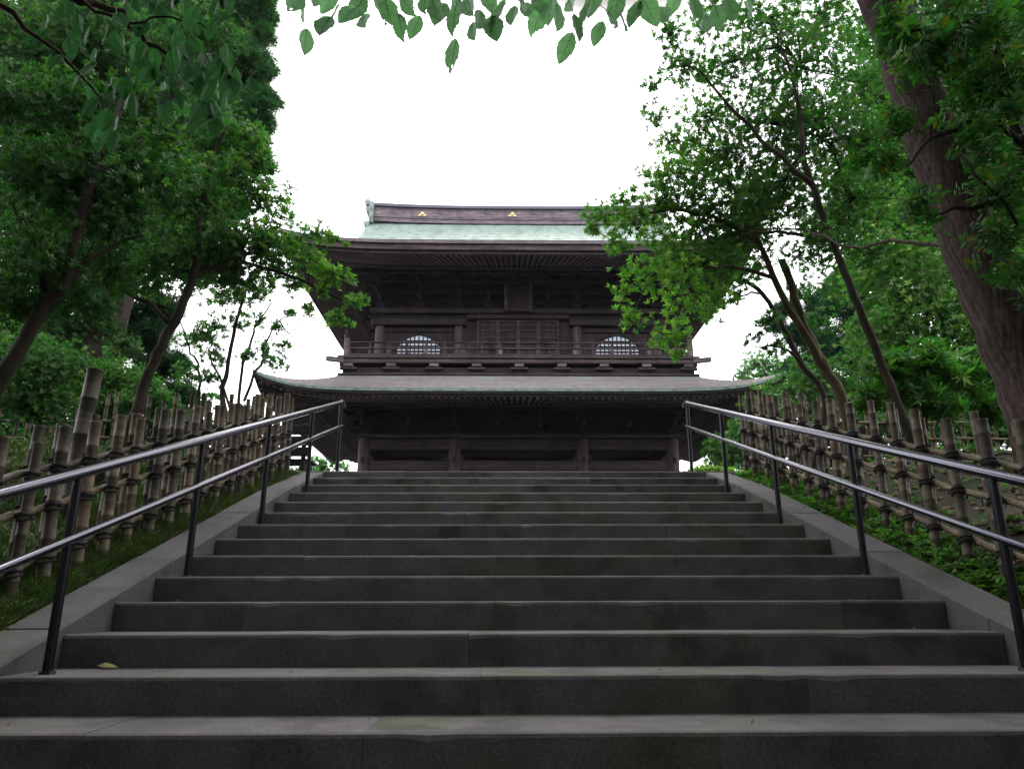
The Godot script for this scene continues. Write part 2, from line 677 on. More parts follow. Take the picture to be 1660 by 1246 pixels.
# ---------------------------------------------------------------- temple gate
# local axes: x along the front, z towards the steps; z = 0 is the front row of lower columns
func eave(side: int, u: float, w: float, zf: float, zb: float, inset: float) -> Vector3:
	var cz := (zf + zb) / 2.0
	var hz := (zf - zb) / 2.0 - inset
	var hx := w - inset
	match side:
		0: return Vector3(u * hx, 0, cz + hz)
		1: return Vector3(hx, 0, cz - u * hz)
		2: return Vector3(-u * hx, 0, cz - hz)
	return Vector3(-hx, 0, cz + u * hz)


func out_of(side: int) -> Vector3:
	return [Vector3(0, 0, 1), Vector3(1, 0, 0), Vector3(0, 0, -1), Vector3(-1, 0, 0)][side]


func us(n: int) -> Array:
	var a := []
	for i in n + 1:
		var t := 2.0 * i / n - 1.0
		a.append(signf(t) * (1.0 - pow(1.0 - absf(t), 1.7)))
	return a


# the boards under the roof's rim: a profile of (inset, drop) swept round four sides
func rim(st: SurfaceTool, prof: Array, w: float, zf: float, zb: float, ye: float, lift: float, power: float, fade: float, down: Vector3) -> void:
	var uu := us(40)
	for side in 4:
		for i in uu.size() - 1:
			for k in prof.size() - 1:
				var q := []
				for e in [[i, k], [i + 1, k], [i + 1, k + 1], [i, k + 1]]:
					var u: float = uu[e[0]]
					var p: Array = prof[e[1]]
					var v := eave(side, u, w, zf, zb, p[0])
					v.y = ye + p[1] + lift * pow(absf(u), power) * pow(clampf(1.0 - p[0] / fade, 0, 1), 1.5)
					q.append(v)
				oq(st, q[0], q[1], q[2], q[3], out_of(side) + down)


# rafters under one side; they fan out towards the corners
func rafters(st: SurfaceTool, side: int, w: float, zf: float, zb: float, ye: float, lift: float, power: float, fade: float, in0: float, y0: float, in1: float, y1: float, gap: float, sec: Vector2) -> void:
	var hl := w if side % 2 == 0 else (zf - zb) / 2.0
	var n := int(2.0 * hl / gap)
	for i in n:
		var u := 2.0 * (i + .5) / n - 1.0
		var a := eave(side, u, w, zf, zb, in0)
		var b := eave(side, u, w, zf, zb, in1)
		a.y = ye + y0 + lift * pow(absf(u), power) * pow(clampf(1.0 - in0 / fade, 0, 1), 1.5)
		b.y = ye + y1 + lift * pow(absf(u), power) * pow(clampf(1.0 - in1 / fade, 0, 1), 1.5)
		var d := (b - a).normalized()
		var s := d.cross(Vector3.UP).normalized() * sec.x / 2.0
		var h := Vector3(0, -sec.y, 0)
		hexa(st, [a - s + h, a + s + h, b + s + h, b - s + h], [a - s, a + s, b + s, b - s])


func bracket_set(parent: Node, at: Vector3, turn: float, steps: int, mat: Material) -> void:
	var g := Node3D.new()
	g.name = "bracket_set"
	g.position = at
	g.rotation.y = turn
	parent.add_child(g, true)
	if not mesh_cache.has("bearing"):
		var st := mb()
		hexa(st, [Vector3(-.13, 0, -.13), Vector3(.13, 0, -.13), Vector3(.13, 0, .13), Vector3(-.13, 0, .13)], [Vector3(-.19, .12, -.19), Vector3(.19, .12, -.19), Vector3(.19, .12, .19), Vector3(-.19, .12, .19)])
		box(st, Vector3(0, .165, 0), Vector3(.38, .09, .38))
		mesh_cache["bearing"] = done(st)
		st = mb()
		hexa(st, [Vector3(-.07, 0, -.07), Vector3(.07, 0, -.07), Vector3(.07, 0, .07), Vector3(-.07, 0, .07)], [Vector3(-.1, .06, -.1), Vector3(.1, .06, -.1), Vector3(.1, .06, .1), Vector3(-.1, .06, .1)])
		box(st, Vector3(0, .085, 0), Vector3(.2, .05, .2))
		mesh_cache["small"] = done(st)
		# boat-shaped arm, 1.06 long
		st = mb()
		var pr := [Vector2(-.53, .14), Vector2(-.53, .07), Vector2(-.45, .02), Vector2(-.33, 0), Vector2(.33, 0), Vector2(.45, .02), Vector2(.53, .07), Vector2(.53, .14)]
		for k in pr.size():
			var p: Vector2 = pr[k]
			var q: Vector2 = pr[(k + 1) % pr.size()]
			fq(st, Vector3(p.x, p.y, -.055), Vector3(q.x, q.y, -.055), Vector3(q.x, q.y, .055), Vector3(p.x, p.y, .055), Vector3(0, .08, 0))
			for z in [-.055, .055]:
				ft(st, Vector3(p.x, p.y, z), Vector3(q.x, q.y, z), Vector3(0, .1, z), Vector3(0, .08, 0))
		mesh_cache["arm"] = done(st)
		# carved nose
		st = mb()
		tube(st, [Vector3(0, 0, 0), Vector3(0, -.02, .16), Vector3(0, .03, .27), Vector3(0, .1, .3)], [.06, .065, .055, .03], 10)
		mesh_cache["nose"] = done(st)
	put("bearing_block", mesh_cache["bearing"], mat, g)
	var y := .21
	for k in steps:
		var z := .33 * k
		put("bracket_arm", mesh_cache["arm"], mat, g, Transform3D(Basis(), Vector3(0, y, z)))
		put("bracket_arm", mesh_cache["arm"], mat, g, Transform3D(Basis(Vector3.UP, PI / 2).scaled_local(Vector3(.8 + .25 * k, 1, 1)), Vector3(0, y + .005, z * .55 + .1)))
		for e in [-.43, 0.0, .43]:
			put("bearing_block", mesh_cache["small"], mat, g, Transform3D(Basis(), Vector3(e, y + .142, z)))
		y += .255
	put("carved_nose", mesh_cache["nose"], M.wood, g, Transform3D(Basis(), Vector3(0, .3, .42)))


func beam(parent: Node, called: String, c: Vector3, s: Vector3, mat: Material, b := .012) -> MeshInstance3D:
	return put(called, bevel_mesh(s, b), mat, parent, Transform3D(Basis(), c))


func gate() -> void:
	var t := thing("temple_gate", "weathered two-storeyed timber gate with copper roofs beyond the top step", "gate building", Vector3(.49, 0, -26))
	# --- podium and lower storey
	beam(t, "podium", Vector3(0, .16, -3.3), Vector3(13.2, .32, 9.2), M.stone_0, .03)
	var cx := [-5.4, -2.24, 2.24, 5.4]
	for z in [0.0, -3.3, -6.6]:
		for x in cx:
			var st := mb()
			tube(st, [Vector3(0, .32, 0), Vector3(0, .4, 0), Vector3(0, 2.2, 0), Vector3(0, 4.0, 0), Vector3(0, 4.12, 0)], [.25, .205, .205, .2, .17], 16)
			var c := put("column", done(st), M.wood_post, t, Transform3D(Basis(), Vector3(x, 0, z)))
			if z == 0.0:
				put("peg", bevel_mesh(Vector3(.1, .22, .06), .01), M.wood_dark, c, Transform3D(Basis(), Vector3(0, 3.33, .19)))
	for z in [0.0, -3.3, -6.6]:
		for k in 3:
			var l: float = cx[k + 1] - cx[k] - .38
			var m: float = (cx[k + 1] + cx[k]) / 2.0
			beam(t, "tie_beam", Vector3(m, 3.17, z), Vector3(l, .34, .16), M.wood, .02)
			beam(t, "head_beam", Vector3(m, 3.91, z), Vector3(l, .38, .18), M.wood, .02)
			# frog-leg corner pieces
			for e in [-1.0, 1.0]:
				var st := mb()
				var x0: float = m + e * (l / 2.0 - .002)
				var q := [Vector3(x0, 3.345, -.06), Vector3(x0 - e * .2, 3.345, -.06), Vector3(x0, 3.62, -.06)]
				var w := Vector3(0, 0, .12)
				var ctr: Vector3 = (q[0] + q[1] + q[2]) / 3.0 + w / 2.0
				ft(st, q[0], q[1], q[2], ctr)
				ft(st, q[0] + w, q[1] + w, q[2] + w, ctr)
				for i in 3:
					fq(st, q[i], q[(i + 1) % 3], q[(i + 1) % 3] + w, q[i] + w, ctr)
				put("corner_bracket", done(st), M.wood, t, Transform3D(Basis(), Vector3(0, 0, z)))
	for x in cx:
		for z in [-1.65, -4.95]:
			beam(t, "tie_beam", Vector3(x, 3.17, z), Vector3(.16, .34, 2.9), M.wood, .02)
			beam(t, "head_beam", Vector3(x, 3.91, z), Vector3(.18, .38, 2.9), M.wood, .02)
	beam(t, "wall_plate", Vector3(0, 4.18, 0), Vector3(11.3, .12, .5), M.wood, .015)
	beam(t, "wall_plate", Vector3(0, 4.18, -6.6), Vector3(11.3, .12, .5), M.wood, .015)
	for e in [-1.0, 1.0]:
		beam(t, "wall_plate", Vector3(5.4 * e, 4.18, -3.3), Vector3(.5, .118, 6.08), M.wood, .015)
	# doors in the middle row, boarding above added so the beam gap stays dark
	for k in 3:
		var l: float = cx[k + 1] - cx[k] - .42
		var m: float = (cx[k + 1] + cx[k]) / 2.0
		beam(t, "added_transom", Vector3(m, 3.53, -3.3), Vector3(l, .36, .06), M.wood_dark)
		var leaves := 2
		for d in leaves:
			beam(t, "door_leaf", Vector3(m - l / 4.0 + d * l / 2.0, 1.66, -3.3), Vector3(l / 2.0 - .01, 2.65, .08), M.wood_panel)
	beam(t, "ceiling", Vector3(0, 4.3, -3.3), Vector3(10.6, .08, 6.0), M.wood_dark)
	# wall behind the brackets, four sides
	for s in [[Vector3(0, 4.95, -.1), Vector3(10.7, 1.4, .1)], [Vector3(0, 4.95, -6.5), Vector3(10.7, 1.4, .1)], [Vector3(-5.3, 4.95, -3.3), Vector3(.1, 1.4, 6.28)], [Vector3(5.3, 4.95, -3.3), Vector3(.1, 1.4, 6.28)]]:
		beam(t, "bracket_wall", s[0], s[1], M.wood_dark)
	for x in [-5.4, -3.82, -2.24, -.75, .75, 2.24, 3.82, 5.4]:
		bracket_set(t, Vector3(x, 4.24, .02), 0, 3, M.wood_dark)
	for e in [-1.0, 1.0]:
		for z in [-1.65, -3.3, -4.95]:
			bracket_set(t, Vector3(5.42 * e, 4.24, z), PI / 2 * e, 3, M.wood_dark)
	beam(t, "purlin", Vector3(0, 5.08, .78), Vector3(13.0, .17, .16), M.wood_dark)
	for e in [-1.0, 1.0]:
		beam(t, "purlin", Vector3(6.18 * e, 5.08, -3.3), Vector3(.16, .168, 8.0), M.wood_dark)
	# --- lower roof
	roof_lower(t)
	storey_upper(t)
	roof_upper(t)
	plaque()


func roof_lower(t: Node3D) -> void:
	var w := 8.44
	var zf := 3.2
	var zb := -9.8
	var ye := 5.01
	var lift := .62
	var pw := 8.0
	var roof := Node3D.new()
	roof.name = "lower_roof"
	t.add_child(roof)
	var uu := us(40)
	var nv := 15
	var rows := [mb(), mb()]
	for side in 4:
		for k in nv:
			for i in uu.size() - 1:
				var q := []
				for e in [[i, k, 1], [i + 1, k, 1], [i + 1, k + 1, 0], [i, k + 1, 0], [i + 1, k, 0], [i, k, 0]]:
					var v := float(e[1]) / nv
					var u: float = uu[e[0]]
					var p := eave(side, u, w, zf, zb, 0).lerp(eave(side, u, 6.13, 1.0, -7.6, 0), v)
					p.y = ye + lift * pow(absf(u), pw) * pow(1.0 - v, 2.2) + 1.12 * (.8 * v + .2 * v * v) + .02 * e[2]
					q.append(p)
				var st: SurfaceTool = rows[1 if k == 0 else 0]
				oq(st, q[0], q[1], q[2], q[3], out_of(side) * .5 + Vector3.UP)
				oq(st, q[0], q[1], q[4], q[5], out_of(side))
	put("copper_courses", done(rows[0]), M.copper, roof)
	put("eave_course", done(rows[1]), M.patina_edge, roof)
	var st := mb()
	rim(st, [[0, .012], [0, -.05]], w, zf, zb, ye, lift, pw, 3.4, Vector3.ZERO)
	put("copper_rim", done(st), M.patina_edge, roof)
	st = mb()
	rim(st, [[.03, -.05], [.03, -.13], [.1, -.13], [.1, -.21], [.2, -.21]], w, zf, zb, ye, lift, pw, 3.4, Vector3(0, -.6, 0))
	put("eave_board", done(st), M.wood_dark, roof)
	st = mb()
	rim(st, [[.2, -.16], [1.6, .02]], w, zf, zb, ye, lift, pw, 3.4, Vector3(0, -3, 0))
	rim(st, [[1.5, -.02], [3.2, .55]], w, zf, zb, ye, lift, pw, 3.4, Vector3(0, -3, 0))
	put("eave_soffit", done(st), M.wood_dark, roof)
	st = mb()
	rim(st, [[1.42, -.02], [1.42, -.16], [1.56, -.16], [1.56, .0]], w, zf, zb, ye, lift, pw, 3.4, Vector3(0, -.6, 0))
	put("rafter_beam", done(st), M.wood, roof)
	for side in 4:
		st = mb()
		rafters(st, side, w, zf, zb, ye, lift, pw, 3.4, .16, -.165, 1.5, .0, .21, Vector2(.085, .1))
		stuff(put("flying_rafters", done(st), M.wood_pale, roof))
		st = mb()
		rafters(st, side, w, zf, zb, ye, lift, pw, 3.4, 1.3, -.1, 3.15, .53, .21, Vector2(.09, .11))
		stuff(put("base_rafters", done(st), M.wood_pale, roof))


func storey_upper(t: Node3D) -> void:
	# skirt, floor and railing of the balcony
	var z0 := .93
	for s in [[Vector3(0, 6.28, z0), Vector3(12.2, .3, .1)], [Vector3(0, 6.28, -7.53), Vector3(12.2, .3, .1)], [Vector3(-6.08, 6.28, -3.3), Vector3(.1, .298, 8.36)], [Vector3(6.08, 6.28, -3.3), Vector3(.1, .298, 8.36)]]:
		beam(t, "balcony_skirt", s[0], s[1], M.wood_dark)
	beam(t, "skirt_ledge", Vector3(0, 6.15, z0 + .1), Vector3(12.5, .07, .2), M.wood)
	for e in [-1.0, 1.0]:
		beam(t, "skirt_ledge", Vector3(6.2 * e, 6.149, -3.3), Vector3(.2, .068, 8.4), M.wood)
	for k in 9:
		var x := -5.9 + k * 1.475
		beam(t, "balcony_block", Vector3(x, 6.48, z0 + .1), Vector3(.32, .12, .24), M.wood_pale, .02)
		beam(t, "balcony_arm", Vector3(x, 6.37, z0 + .1), Vector3(.6, .09, .14), M.wood, .02)
	for e in [-1.0, 1.0]:
		for z in [-.6, -2.4, -4.2, -6.0]:
			beam(t, "balcony_block", Vector3(6.18 * e, 6.48, z), Vector3(.24, .12, .32), M.wood_pale, .02)
	beam(t, "balcony_beam", Vector3(0, 6.605, z0 + .13), Vector3(12.3, .14, .2), M.wood, .015)
	for e in [-1.0, 1.0]:
		beam(t, "balcony_beam", Vector3(6.17 * e, 6.604, -3.3), Vector3(.2, .138, 8.3), M.wood, .015)
		# beam ends running out past the corner
		put("beam_end", bevel_mesh(Vector3(.62, .16, .16), .015), M.wood_pale, t, Transform3D(Basis(Vector3(0, 0, 1), .12 * e), Vector3(6.33 * e, 6.63, z0 + .3)))
	beam(t, "balcony_floor", Vector3(0, 6.76, -3.3), Vector3(12.55, .09, 8.95), M.wood, .012)
	var rz := 1.0
	for e in [[6.84, .1, .11], [7.1, .055, .07]]:
		beam(t, "balcony_rail", Vector3(0, e[0] + .02, rz), Vector3(11.85, e[1], e[2]), M.wood, .01)
		for sx in [-1.0, 1.0]:
			beam(t, "balcony_rail", Vector3(6.0 * sx, e[0] + .021, -3.3), Vector3(e[2], e[1], 8.4), M.wood, .01)
	for sx in [0.0, -1.0, 1.0]:
		var st := mb()
		if sx == 0.0:
			tube(st, [Vector3(-6.0, 7.33, rz), Vector3(6.0, 7.33, rz)], [.035, .035], 8)
		else:
			tube(st, [Vector3(6.0 * sx, 7.33, rz), Vector3(6.0 * sx, 7.33, -7.5)], [.035, .035], 8)
		put("top_bar", done(st), M.wood, t)
	for k in 17:
		var x := -5.2 + k * .65
		beam(t, "rail_block", Vector3(x, 6.97, rz), Vector3(.14 if k % 2 else .1, .18, .1), M.wood_pale if k % 2 else M.wood)
		beam(t, "rail_strut", Vector3(x, 7.22, rz), Vector3(.07, .16, .06), M.wood)
	for e in [-1.0, 1.0]:
		for z in [rz, -7.5]:
			var st := mb()
			tube(st, [Vector3(0, 6.8, 0), Vector3(0, 7.5, 0)], [.115, .1], 14)
			var p := put("newel_post", done(st), M.wood_pale, t, Transform3D(Basis(), Vector3(6.0 * e, 0, z)))
			st = mb()
			tube(st, [Vector3(0, 7.47, 0), Vector3(0, 7.62, 0), Vector3(0, 7.64, 0), Vector3(0, 7.66, 0), Vector3(0, 7.72, 0), Vector3(0, 7.79, 0), Vector3(0, 7.85, 0)], [.118, .112, .07, .07, .1, .07, .008], 14)
			put("finial", done(st), M.bench_wood, p)
	# --- walls of the upper storey
	var zw := -.3
	var cx := [-5.09, -2.19, 2.19, 5.09]
	for z in [zw, -3.3, -6.3]:
		for x in cx:
			if z == -3.3 and absf(x) < 3.0:
				continue
			var st := mb()
			tube(st, [Vector3(0, 6.8, 0), Vector3(0, 8.2, 0), Vector3(0, 8.37, 0), Vector3(0, 8.42, 0)], [.18, .178, .17, .14], 16)
			put("column", done(st), M.wood_post, t, Transform3D(Basis(), Vector3(x, 0, z)))
	for e in [-1.0, 1.0]:
		beam(t, "wall_board", Vector3(3.64 * e, 7.6, zw - .08), Vector3(2.6, 1.6, .06), M.wood_panel)
		beam(t, "wall_board", Vector3(3.64 * e, 8.28, zw - .02), Vector3(2.5, .16, .1), M.wood_dark)
		beam(t, "wall_board", Vector3(1.76 * e, 7.72, zw - .07), Vector3(.5, 1.84, .06), M.wood_panel)
		beam(t, "wall_board", Vector3(5.05 * e, 7.85, -3.3), Vector3(.06, 2.1, 5.7), M.wood_panel)
		beam(t, "head_beam", Vector3(3.65 * e, 8.54, zw + .02), Vector3(3.5, .24, .4), M.wood, .02)
		beam(t, "head_beam", Vector3(5.09 * e, 8.541, -3.3), Vector3(.38, .238, 5.5), M.wood, .02)
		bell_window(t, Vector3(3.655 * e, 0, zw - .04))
	beam(t, "wall_board", Vector3(0, 7.85, -6.3), Vector3(10.0, 2.1, .06), M.wood_panel)
	beam(t, "lintel", Vector3(0, 8.77, zw + .02), Vector3(3.75, .17, .3), M.wood, .02)
	beam(t, "lintel", Vector3(0, 8.76, zw - .06), Vector3(10.3, .2, .2), M.wood_dark, .02)
	beam(t, "wall_plate", Vector3(0, 8.98, zw + .02), Vector3(10.9, .2, .42), M.wood, .02)
	for e in [-1.0, 1.0]:
		beam(t, "wall_plate", Vector3(5.1 * e, 8.979, -3.4), Vector3(.42, .198, 5.7), M.wood, .02)
	# four lattice doors
	for k in 4:
		var d := Node3D.new()
		d.name = "lattice_door"
		d.position = Vector3(-1.13 + .753 * k, 6.88, zw + .03)
		t.add_child(d, true)
		put("door_board", bevel_mesh(Vector3(.72, 1.74, .03), .004), M.wood_panel, d, Transform3D(Basis(), Vector3(0, .9, -.04)))
		for e in [-.35, .35]:
			put("door_stile", bevel_mesh(Vector3(.06, 1.78, .06), .006), M.lattice, d, Transform3D(Basis(), Vector3(e, .9, 0)))
		for y in [.04, .22, .4, .66, .88, 1.1, 1.38, 1.58, 1.76]:
			put("door_rail", bevel_mesh(Vector3(.64, .045, .05), .005), M.lattice, d, Transform3D(Basis(), Vector3(0, y, -.003)))
		put("door_muntin", bevel_mesh(Vector3(.05, .6, .045), .005), M.lattice, d, Transform3D(Basis(), Vector3(0, .34, -.006)))
	# --- brackets of the upper storey
	for s in [[Vector3(0, 9.75, zw - .12), Vector3(10.2, 1.36, .1)], [Vector3(0, 9.75, -6.2), Vector3(10.2, 1.36, .1)], [Vector3(-5.05, 9.75, -3.3), Vector3(.1, 1.358, 5.6)], [Vector3(5.05, 9.75, -3.3), Vector3(.1, 1.358, 5.6)]]:
		beam(t, "bracket_wall", s[0], s[1], M.wood_dark)
	for x in [-5.09, -3.64, -2.19, -1.1, 0.0, 1.1, 2.19, 3.64, 5.09]:
		bracket_set(t, Vector3(x, 9.08, zw + .02), 0, 4, M.wood_dark)
	for e in [-1.0, 1.0]:
		for z in [-1.8, -3.3, -4.8]:
			bracket_set(t, Vector3(5.1 * e, 9.08, z), PI / 2 * e, 4, M.wood_dark)
	for e in [[.36, 9.64], [.7, 9.9]]:
		beam(t, "bracket_rail", Vector3(0, e[1], zw + e[0]), Vector3(11.6, .1, .09), M.wood)
	beam(t, "purlin", Vector3(0, 10.15, zw + 1.1), Vector3(12.6, .17, .16), M.wood_dark)
	for e in [-1.0, 1.0]:
		beam(t, "purlin", Vector3(6.15 * e, 10.15, -3.3), Vector3(.16, .168, 8.0), M.wood_dark)


func outline(x: float) -> float:
	# upper edge of the bell-shaped opening, above y = 6.95
	var a := absf(x) / .78
	return .6 + .5 * pow(maxf(0.0, 1.0 - pow(a, 2.2)), .75) + .04 * maxf(0.0, 1.0 - a * 5.0)


func bell_window(t: Node3D, at: Vector3) -> void:
	var wnd := Node3D.new()
	wnd.name = "bell_window"
	wnd.position = at + Vector3(0, 6.95, 0)
	t.add_child(wnd, true)
	var n := 28
	var st := mb()
	var fr := mb()
	for i in n:
		var x0 := -.78 + 1.56 * i / n
		var x1 := -.78 + 1.56 * (i + 1) / n
		var a := Vector3(x0, outline(x0), 0)
		var b := Vector3(x1, outline(x1), 0)
		oq(st, Vector3(x0, 0, 0), Vector3(x1, 0, 0), b, a, Vector3(0, 0, 1))
		# moulded frame
		var g := 1.1
		var o0 := Vector3(x0 * g, outline(x0) * 1.0 + .09, 0)
		var o1 := Vector3(x1 * g, outline(x1) * 1.0 + .09, 0)
		var f := Vector3(0, 0, .07)
		oq(fr, a + f, b + f, o1 + f, o0 + f, Vector3(0, 0, 1))
		oq(fr, o0, o1, o1 + f, o0 + f, Vector3(0, 1, 0))
		oq(fr, a, b, b + f, a + f, Vector3(0, -1, 0))
	for e in [-1.0, 1.0]:
		box(fr, Vector3(.82 * e, .33, .035), Vector3(.078, .7, .068))
	box(fr, Vector3(0, -.03, .04), Vector3(1.8, .06, .09))
	put("window_pane", done(st), M.glowing_paper, wnd)
	put("window_frame", done(fr), M.wood_dark, wnd)
	for k in 9:
		var x := -.62 + .155 * k
		put("lattice_bar", bevel_mesh(Vector3(.042, snappedf(outline(x) - .01, .02), .03), .004), M.bench_wood, wnd, Transform3D(Basis(), Vector3(x, outline(x) / 2.0, .03)))
	for k in 5:
		var y := .1 + .2 * k
		var hw := .775
		while outline(hw) < y + .02 and hw > .1:
			hw -= .01
		put("lattice_bar", bevel_mesh(Vector3(snappedf(hw * 2.0, .02), .06, .03), .004), M.bench_wood, wnd, Transform3D(Basis(), Vector3(0, y, .034)))


func prof_y(s: float) -> float:
	return 10.21 + .26 * s + .06 * s * s


func roof_upper(t: Node3D) -> void:
	var w := 8.05
	var zf := 3.1
	var zb := -9.7
	var lift := .42
	var pw := 6.0
	var clip := 1.72
	var roof := Node3D.new()
	roof.name = "upper_roof"
	t.add_child(roof)
	var uu := us(40)
	var st := mb()
	var s := 0.0
	var steps := []
	while s < 6.38:
		steps.append(s)
		s += .215 if s > clip - .001 or s + .215 < clip - .1 else clip - s
	steps.append(6.4)
	var pt := func(side: int, u: float, ss: float, up: float) -> Vector3:
		var p: Vector3
		if side % 2 == 0:
			var hw := maxf(w - ss, w - clip)
			p = Vector3(u * hw, 0, zf - ss) if side == 0 else Vector3(-u * hw, 0, zb + ss)
		else:
			p = eave(side, u, w, zf, zb, ss)
		p.y = prof_y(ss) + lift * pow(absf(u), pw) * pow(clampf(1.0 - ss / 2.4, 0, 1), 2.0) + up
		return p
	for side in 4:
		for k in steps.size() - 1:
			if side % 2 == 1 and steps[k] >= clip - .01:
				continue
			for i in uu.size() - 1:
				var a: Vector3 = pt.call(side, uu[i], steps[k], .016)
				var b: Vector3 = pt.call(side, uu[i + 1], steps[k], .016)
				var c: Vector3 = pt.call(side, uu[i + 1], steps[k + 1], 0.0)
				var d: Vector3 = pt.call(side, uu[i], steps[k + 1], 0.0)
				oq(st, a, b, c, d, out_of(side) * .5 + Vector3.UP)
				oq(st, a, b, pt.call(side, uu[i + 1], steps[k], 0.0), pt.call(side, uu[i], steps[k], 0.0), out_of(side))
	put("copper_courses", done(st), M.patina, roof)
	# gable ends
	for e in [-1.0, 1.0]:
		st = mb()
		for i in 16:
			var z0 := lerpf(zf - clip, zb + clip, i / 16.0)
			var z1 := lerpf(zf - clip, zb + clip, (i + 1) / 16.0)
			var y0 := prof_y(6.4 - absf(z0 + 3.3))
			var y1 := prof_y(6.4 - absf(z1 + 3.3))
			oq(st, Vector3(6.0 * e, 10.5, z0), Vector3(6.0 * e, 10.5, z1), Vector3(6.0 * e, y1 - .03, z1), Vector3(6.0 * e, y0 - .03, z0), Vector3(e, 0, 0))
		put("gable_wall", done(st), M.wood_dark, roof)
		st = mb()
		for i in 16:
			var z0 := lerpf(zf - clip, zb + clip, i / 16.0)
			var z1 := lerpf(zf - clip, zb + clip, (i + 1) / 16.0)
			var y0 := prof_y(6.4 - absf(z0 + 3.3)) - .02
			var y1 := prof_y(6.4 - absf(z1 + 3.3)) - .02
			var x: float = 6.26 * e
			hexa(st, [Vector3(x, y0 - .34, z0), Vector3(x + .06, y0 - .34, z0), Vector3(x + .06, y1 - .34, z1), Vector3(x, y1 - .34, z1)], [Vector3(x, y0, z0), Vector3(x + .06, y0, z0), Vector3(x + .06, y1, z1), Vector3(x, y1, z1)])
		put("barge_board", done(st), M.bark_board, roof)
	# rim and eaves
	st = mb()
	rim(st, [[0, .014], [0, -.1], [.08, -.1]], w, zf, zb, 10.21, lift, pw, 3.4, Vector3(0, -.3, 0))
	put("roof_rim", done(st), M.bark_board, roof)
	st = mb()
	rim(st, [[.08, -.1], [.08, -.3], [.2, -.3], [.2, -.4], [.34, -.4]], w, zf, zb, 10.21, lift, pw, 3.4, Vector3(0, -.6, 0))
	put("eave_board", done(st), M.wood, roof)
	st = mb()
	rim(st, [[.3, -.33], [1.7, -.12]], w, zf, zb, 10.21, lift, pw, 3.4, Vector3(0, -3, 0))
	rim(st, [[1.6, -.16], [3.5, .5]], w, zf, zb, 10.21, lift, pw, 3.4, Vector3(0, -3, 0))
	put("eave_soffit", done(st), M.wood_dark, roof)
	st = mb()
	rim(st, [[1.5, -.16], [1.5, -.3], [1.64, -.3], [1.64, -.14]], w, zf, zb, 10.21, lift, pw, 3.4, Vector3(0, -.6, 0))
	put("rafter_beam", done(st), M.wood, roof)
	for side in 4:
		st = mb()
		rafters(st, side, w, zf, zb, 10.21, lift, pw, 3.4, .28, -.34, 1.6, -.14, .21, Vector2(.085, .1))
		stuff(put("flying_rafters", done(st), M.wood_pale, roof))
		st = mb()
		rafters(st, side, w, zf, zb, 10.21, lift, pw, 3.4, 1.4, -.22, 3.4, .47, .21, Vector2(.09, .11))
		stuff(put("base_rafters", done(st), M.wood_pale, roof))
	# ridge
	var ridge := Node3D.new()
	ridge.name = "ridge"
	roof.add_child(ridge)
	var ry := func(x: float) -> float: return 14.12 + .13 * pow(absf(x) / 6.06, 3.0)
	var layers := [[0.0, .17, .3, "bark_board"], [.18, .21, .33, "ridge_cap"], [.22, .34, .27, "bark_board"], [.345, .47, .265, "bark_board"], [.475, .6, .26, "bark_board"], [.605, .69, .265, "bark_board"], [.695, .78, .36, "ridge_cap"], [.79, .86, .3, "ridge_cap"]]
	for l in layers:
		st = mb()
		for i in 24:
			var x0 := -6.06 + 12.12 * i / 24.0
			var x1 := -6.06 + 12.12 * (i + 1) / 24.0
			var a: float = ry.call(x0)
			var b: float = ry.call(x1)
			var k: float = l[2]
			oq(st, Vector3(x0, a + l[0], -3.3 + k), Vector3(x1, b + l[0], -3.3 + k), Vector3(x1, b + l[1], -3.3 + k), Vector3(x0, a + l[1], -3.3 + k), Vector3(0, 0, 1))
			oq(st, Vector3(x0, a + l[0], -3.3 - k), Vector3(x1, b + l[0], -3.3 - k), Vector3(x1, b + l[1], -3.3 - k), Vector3(x0, a + l[1], -3.3 - k), Vector3(0, 0, -1))
			oq(st, Vector3(x0, a + l[1], -3.3 - k), Vector3(x1, b + l[1], -3.3 - k), Vector3(x1, b + l[1], -3.3 + k), Vector3(x0, a + l[1], -3.3 + k), Vector3.UP)
			oq(st, Vector3(x0, a + l[0], -3.3 - k), Vector3(x1, b + l[0], -3.3 - k), Vector3(x1, b + l[0], -3.3 + k), Vector3(x0, a + l[0], -3.3 + k), Vector3.DOWN)
		put("ridge_course", done(st), M[l[3]], ridge)
	for x in [-4.0, -.15, 3.7]:
		# gilt crest of three triangles: a triangle with a small dark one in it
		st = mb()
		var y := 14.12 + .36
		var z := -3.3 + .27
		for q in [[Vector3(x, y + .22, z), Vector3(x - .1, y + .08, z), Vector3(x + .1, y + .08, z)], [Vector3(x - .1, y + .08, z), Vector3(x - .21, y, z), Vector3(x, y, z)], [Vector3(x + .1, y + .08, z), Vector3(x, y, z), Vector3(x + .21, y, z)]]:
			var ctr: Vector3 = (q[0] + q[1] + q[2]) / 3.0
			var f := Vector3(0, 0, .04)
			ft(st, q[0] + f, q[1] + f, q[2] + f, ctr)
			for k in 3:
				fq(st, q[k], q[(k + 1) % 3], q[(k + 1) % 3] + f, q[k] + f, ctr)
		put("crest", done(st), M.gilt, ridge)
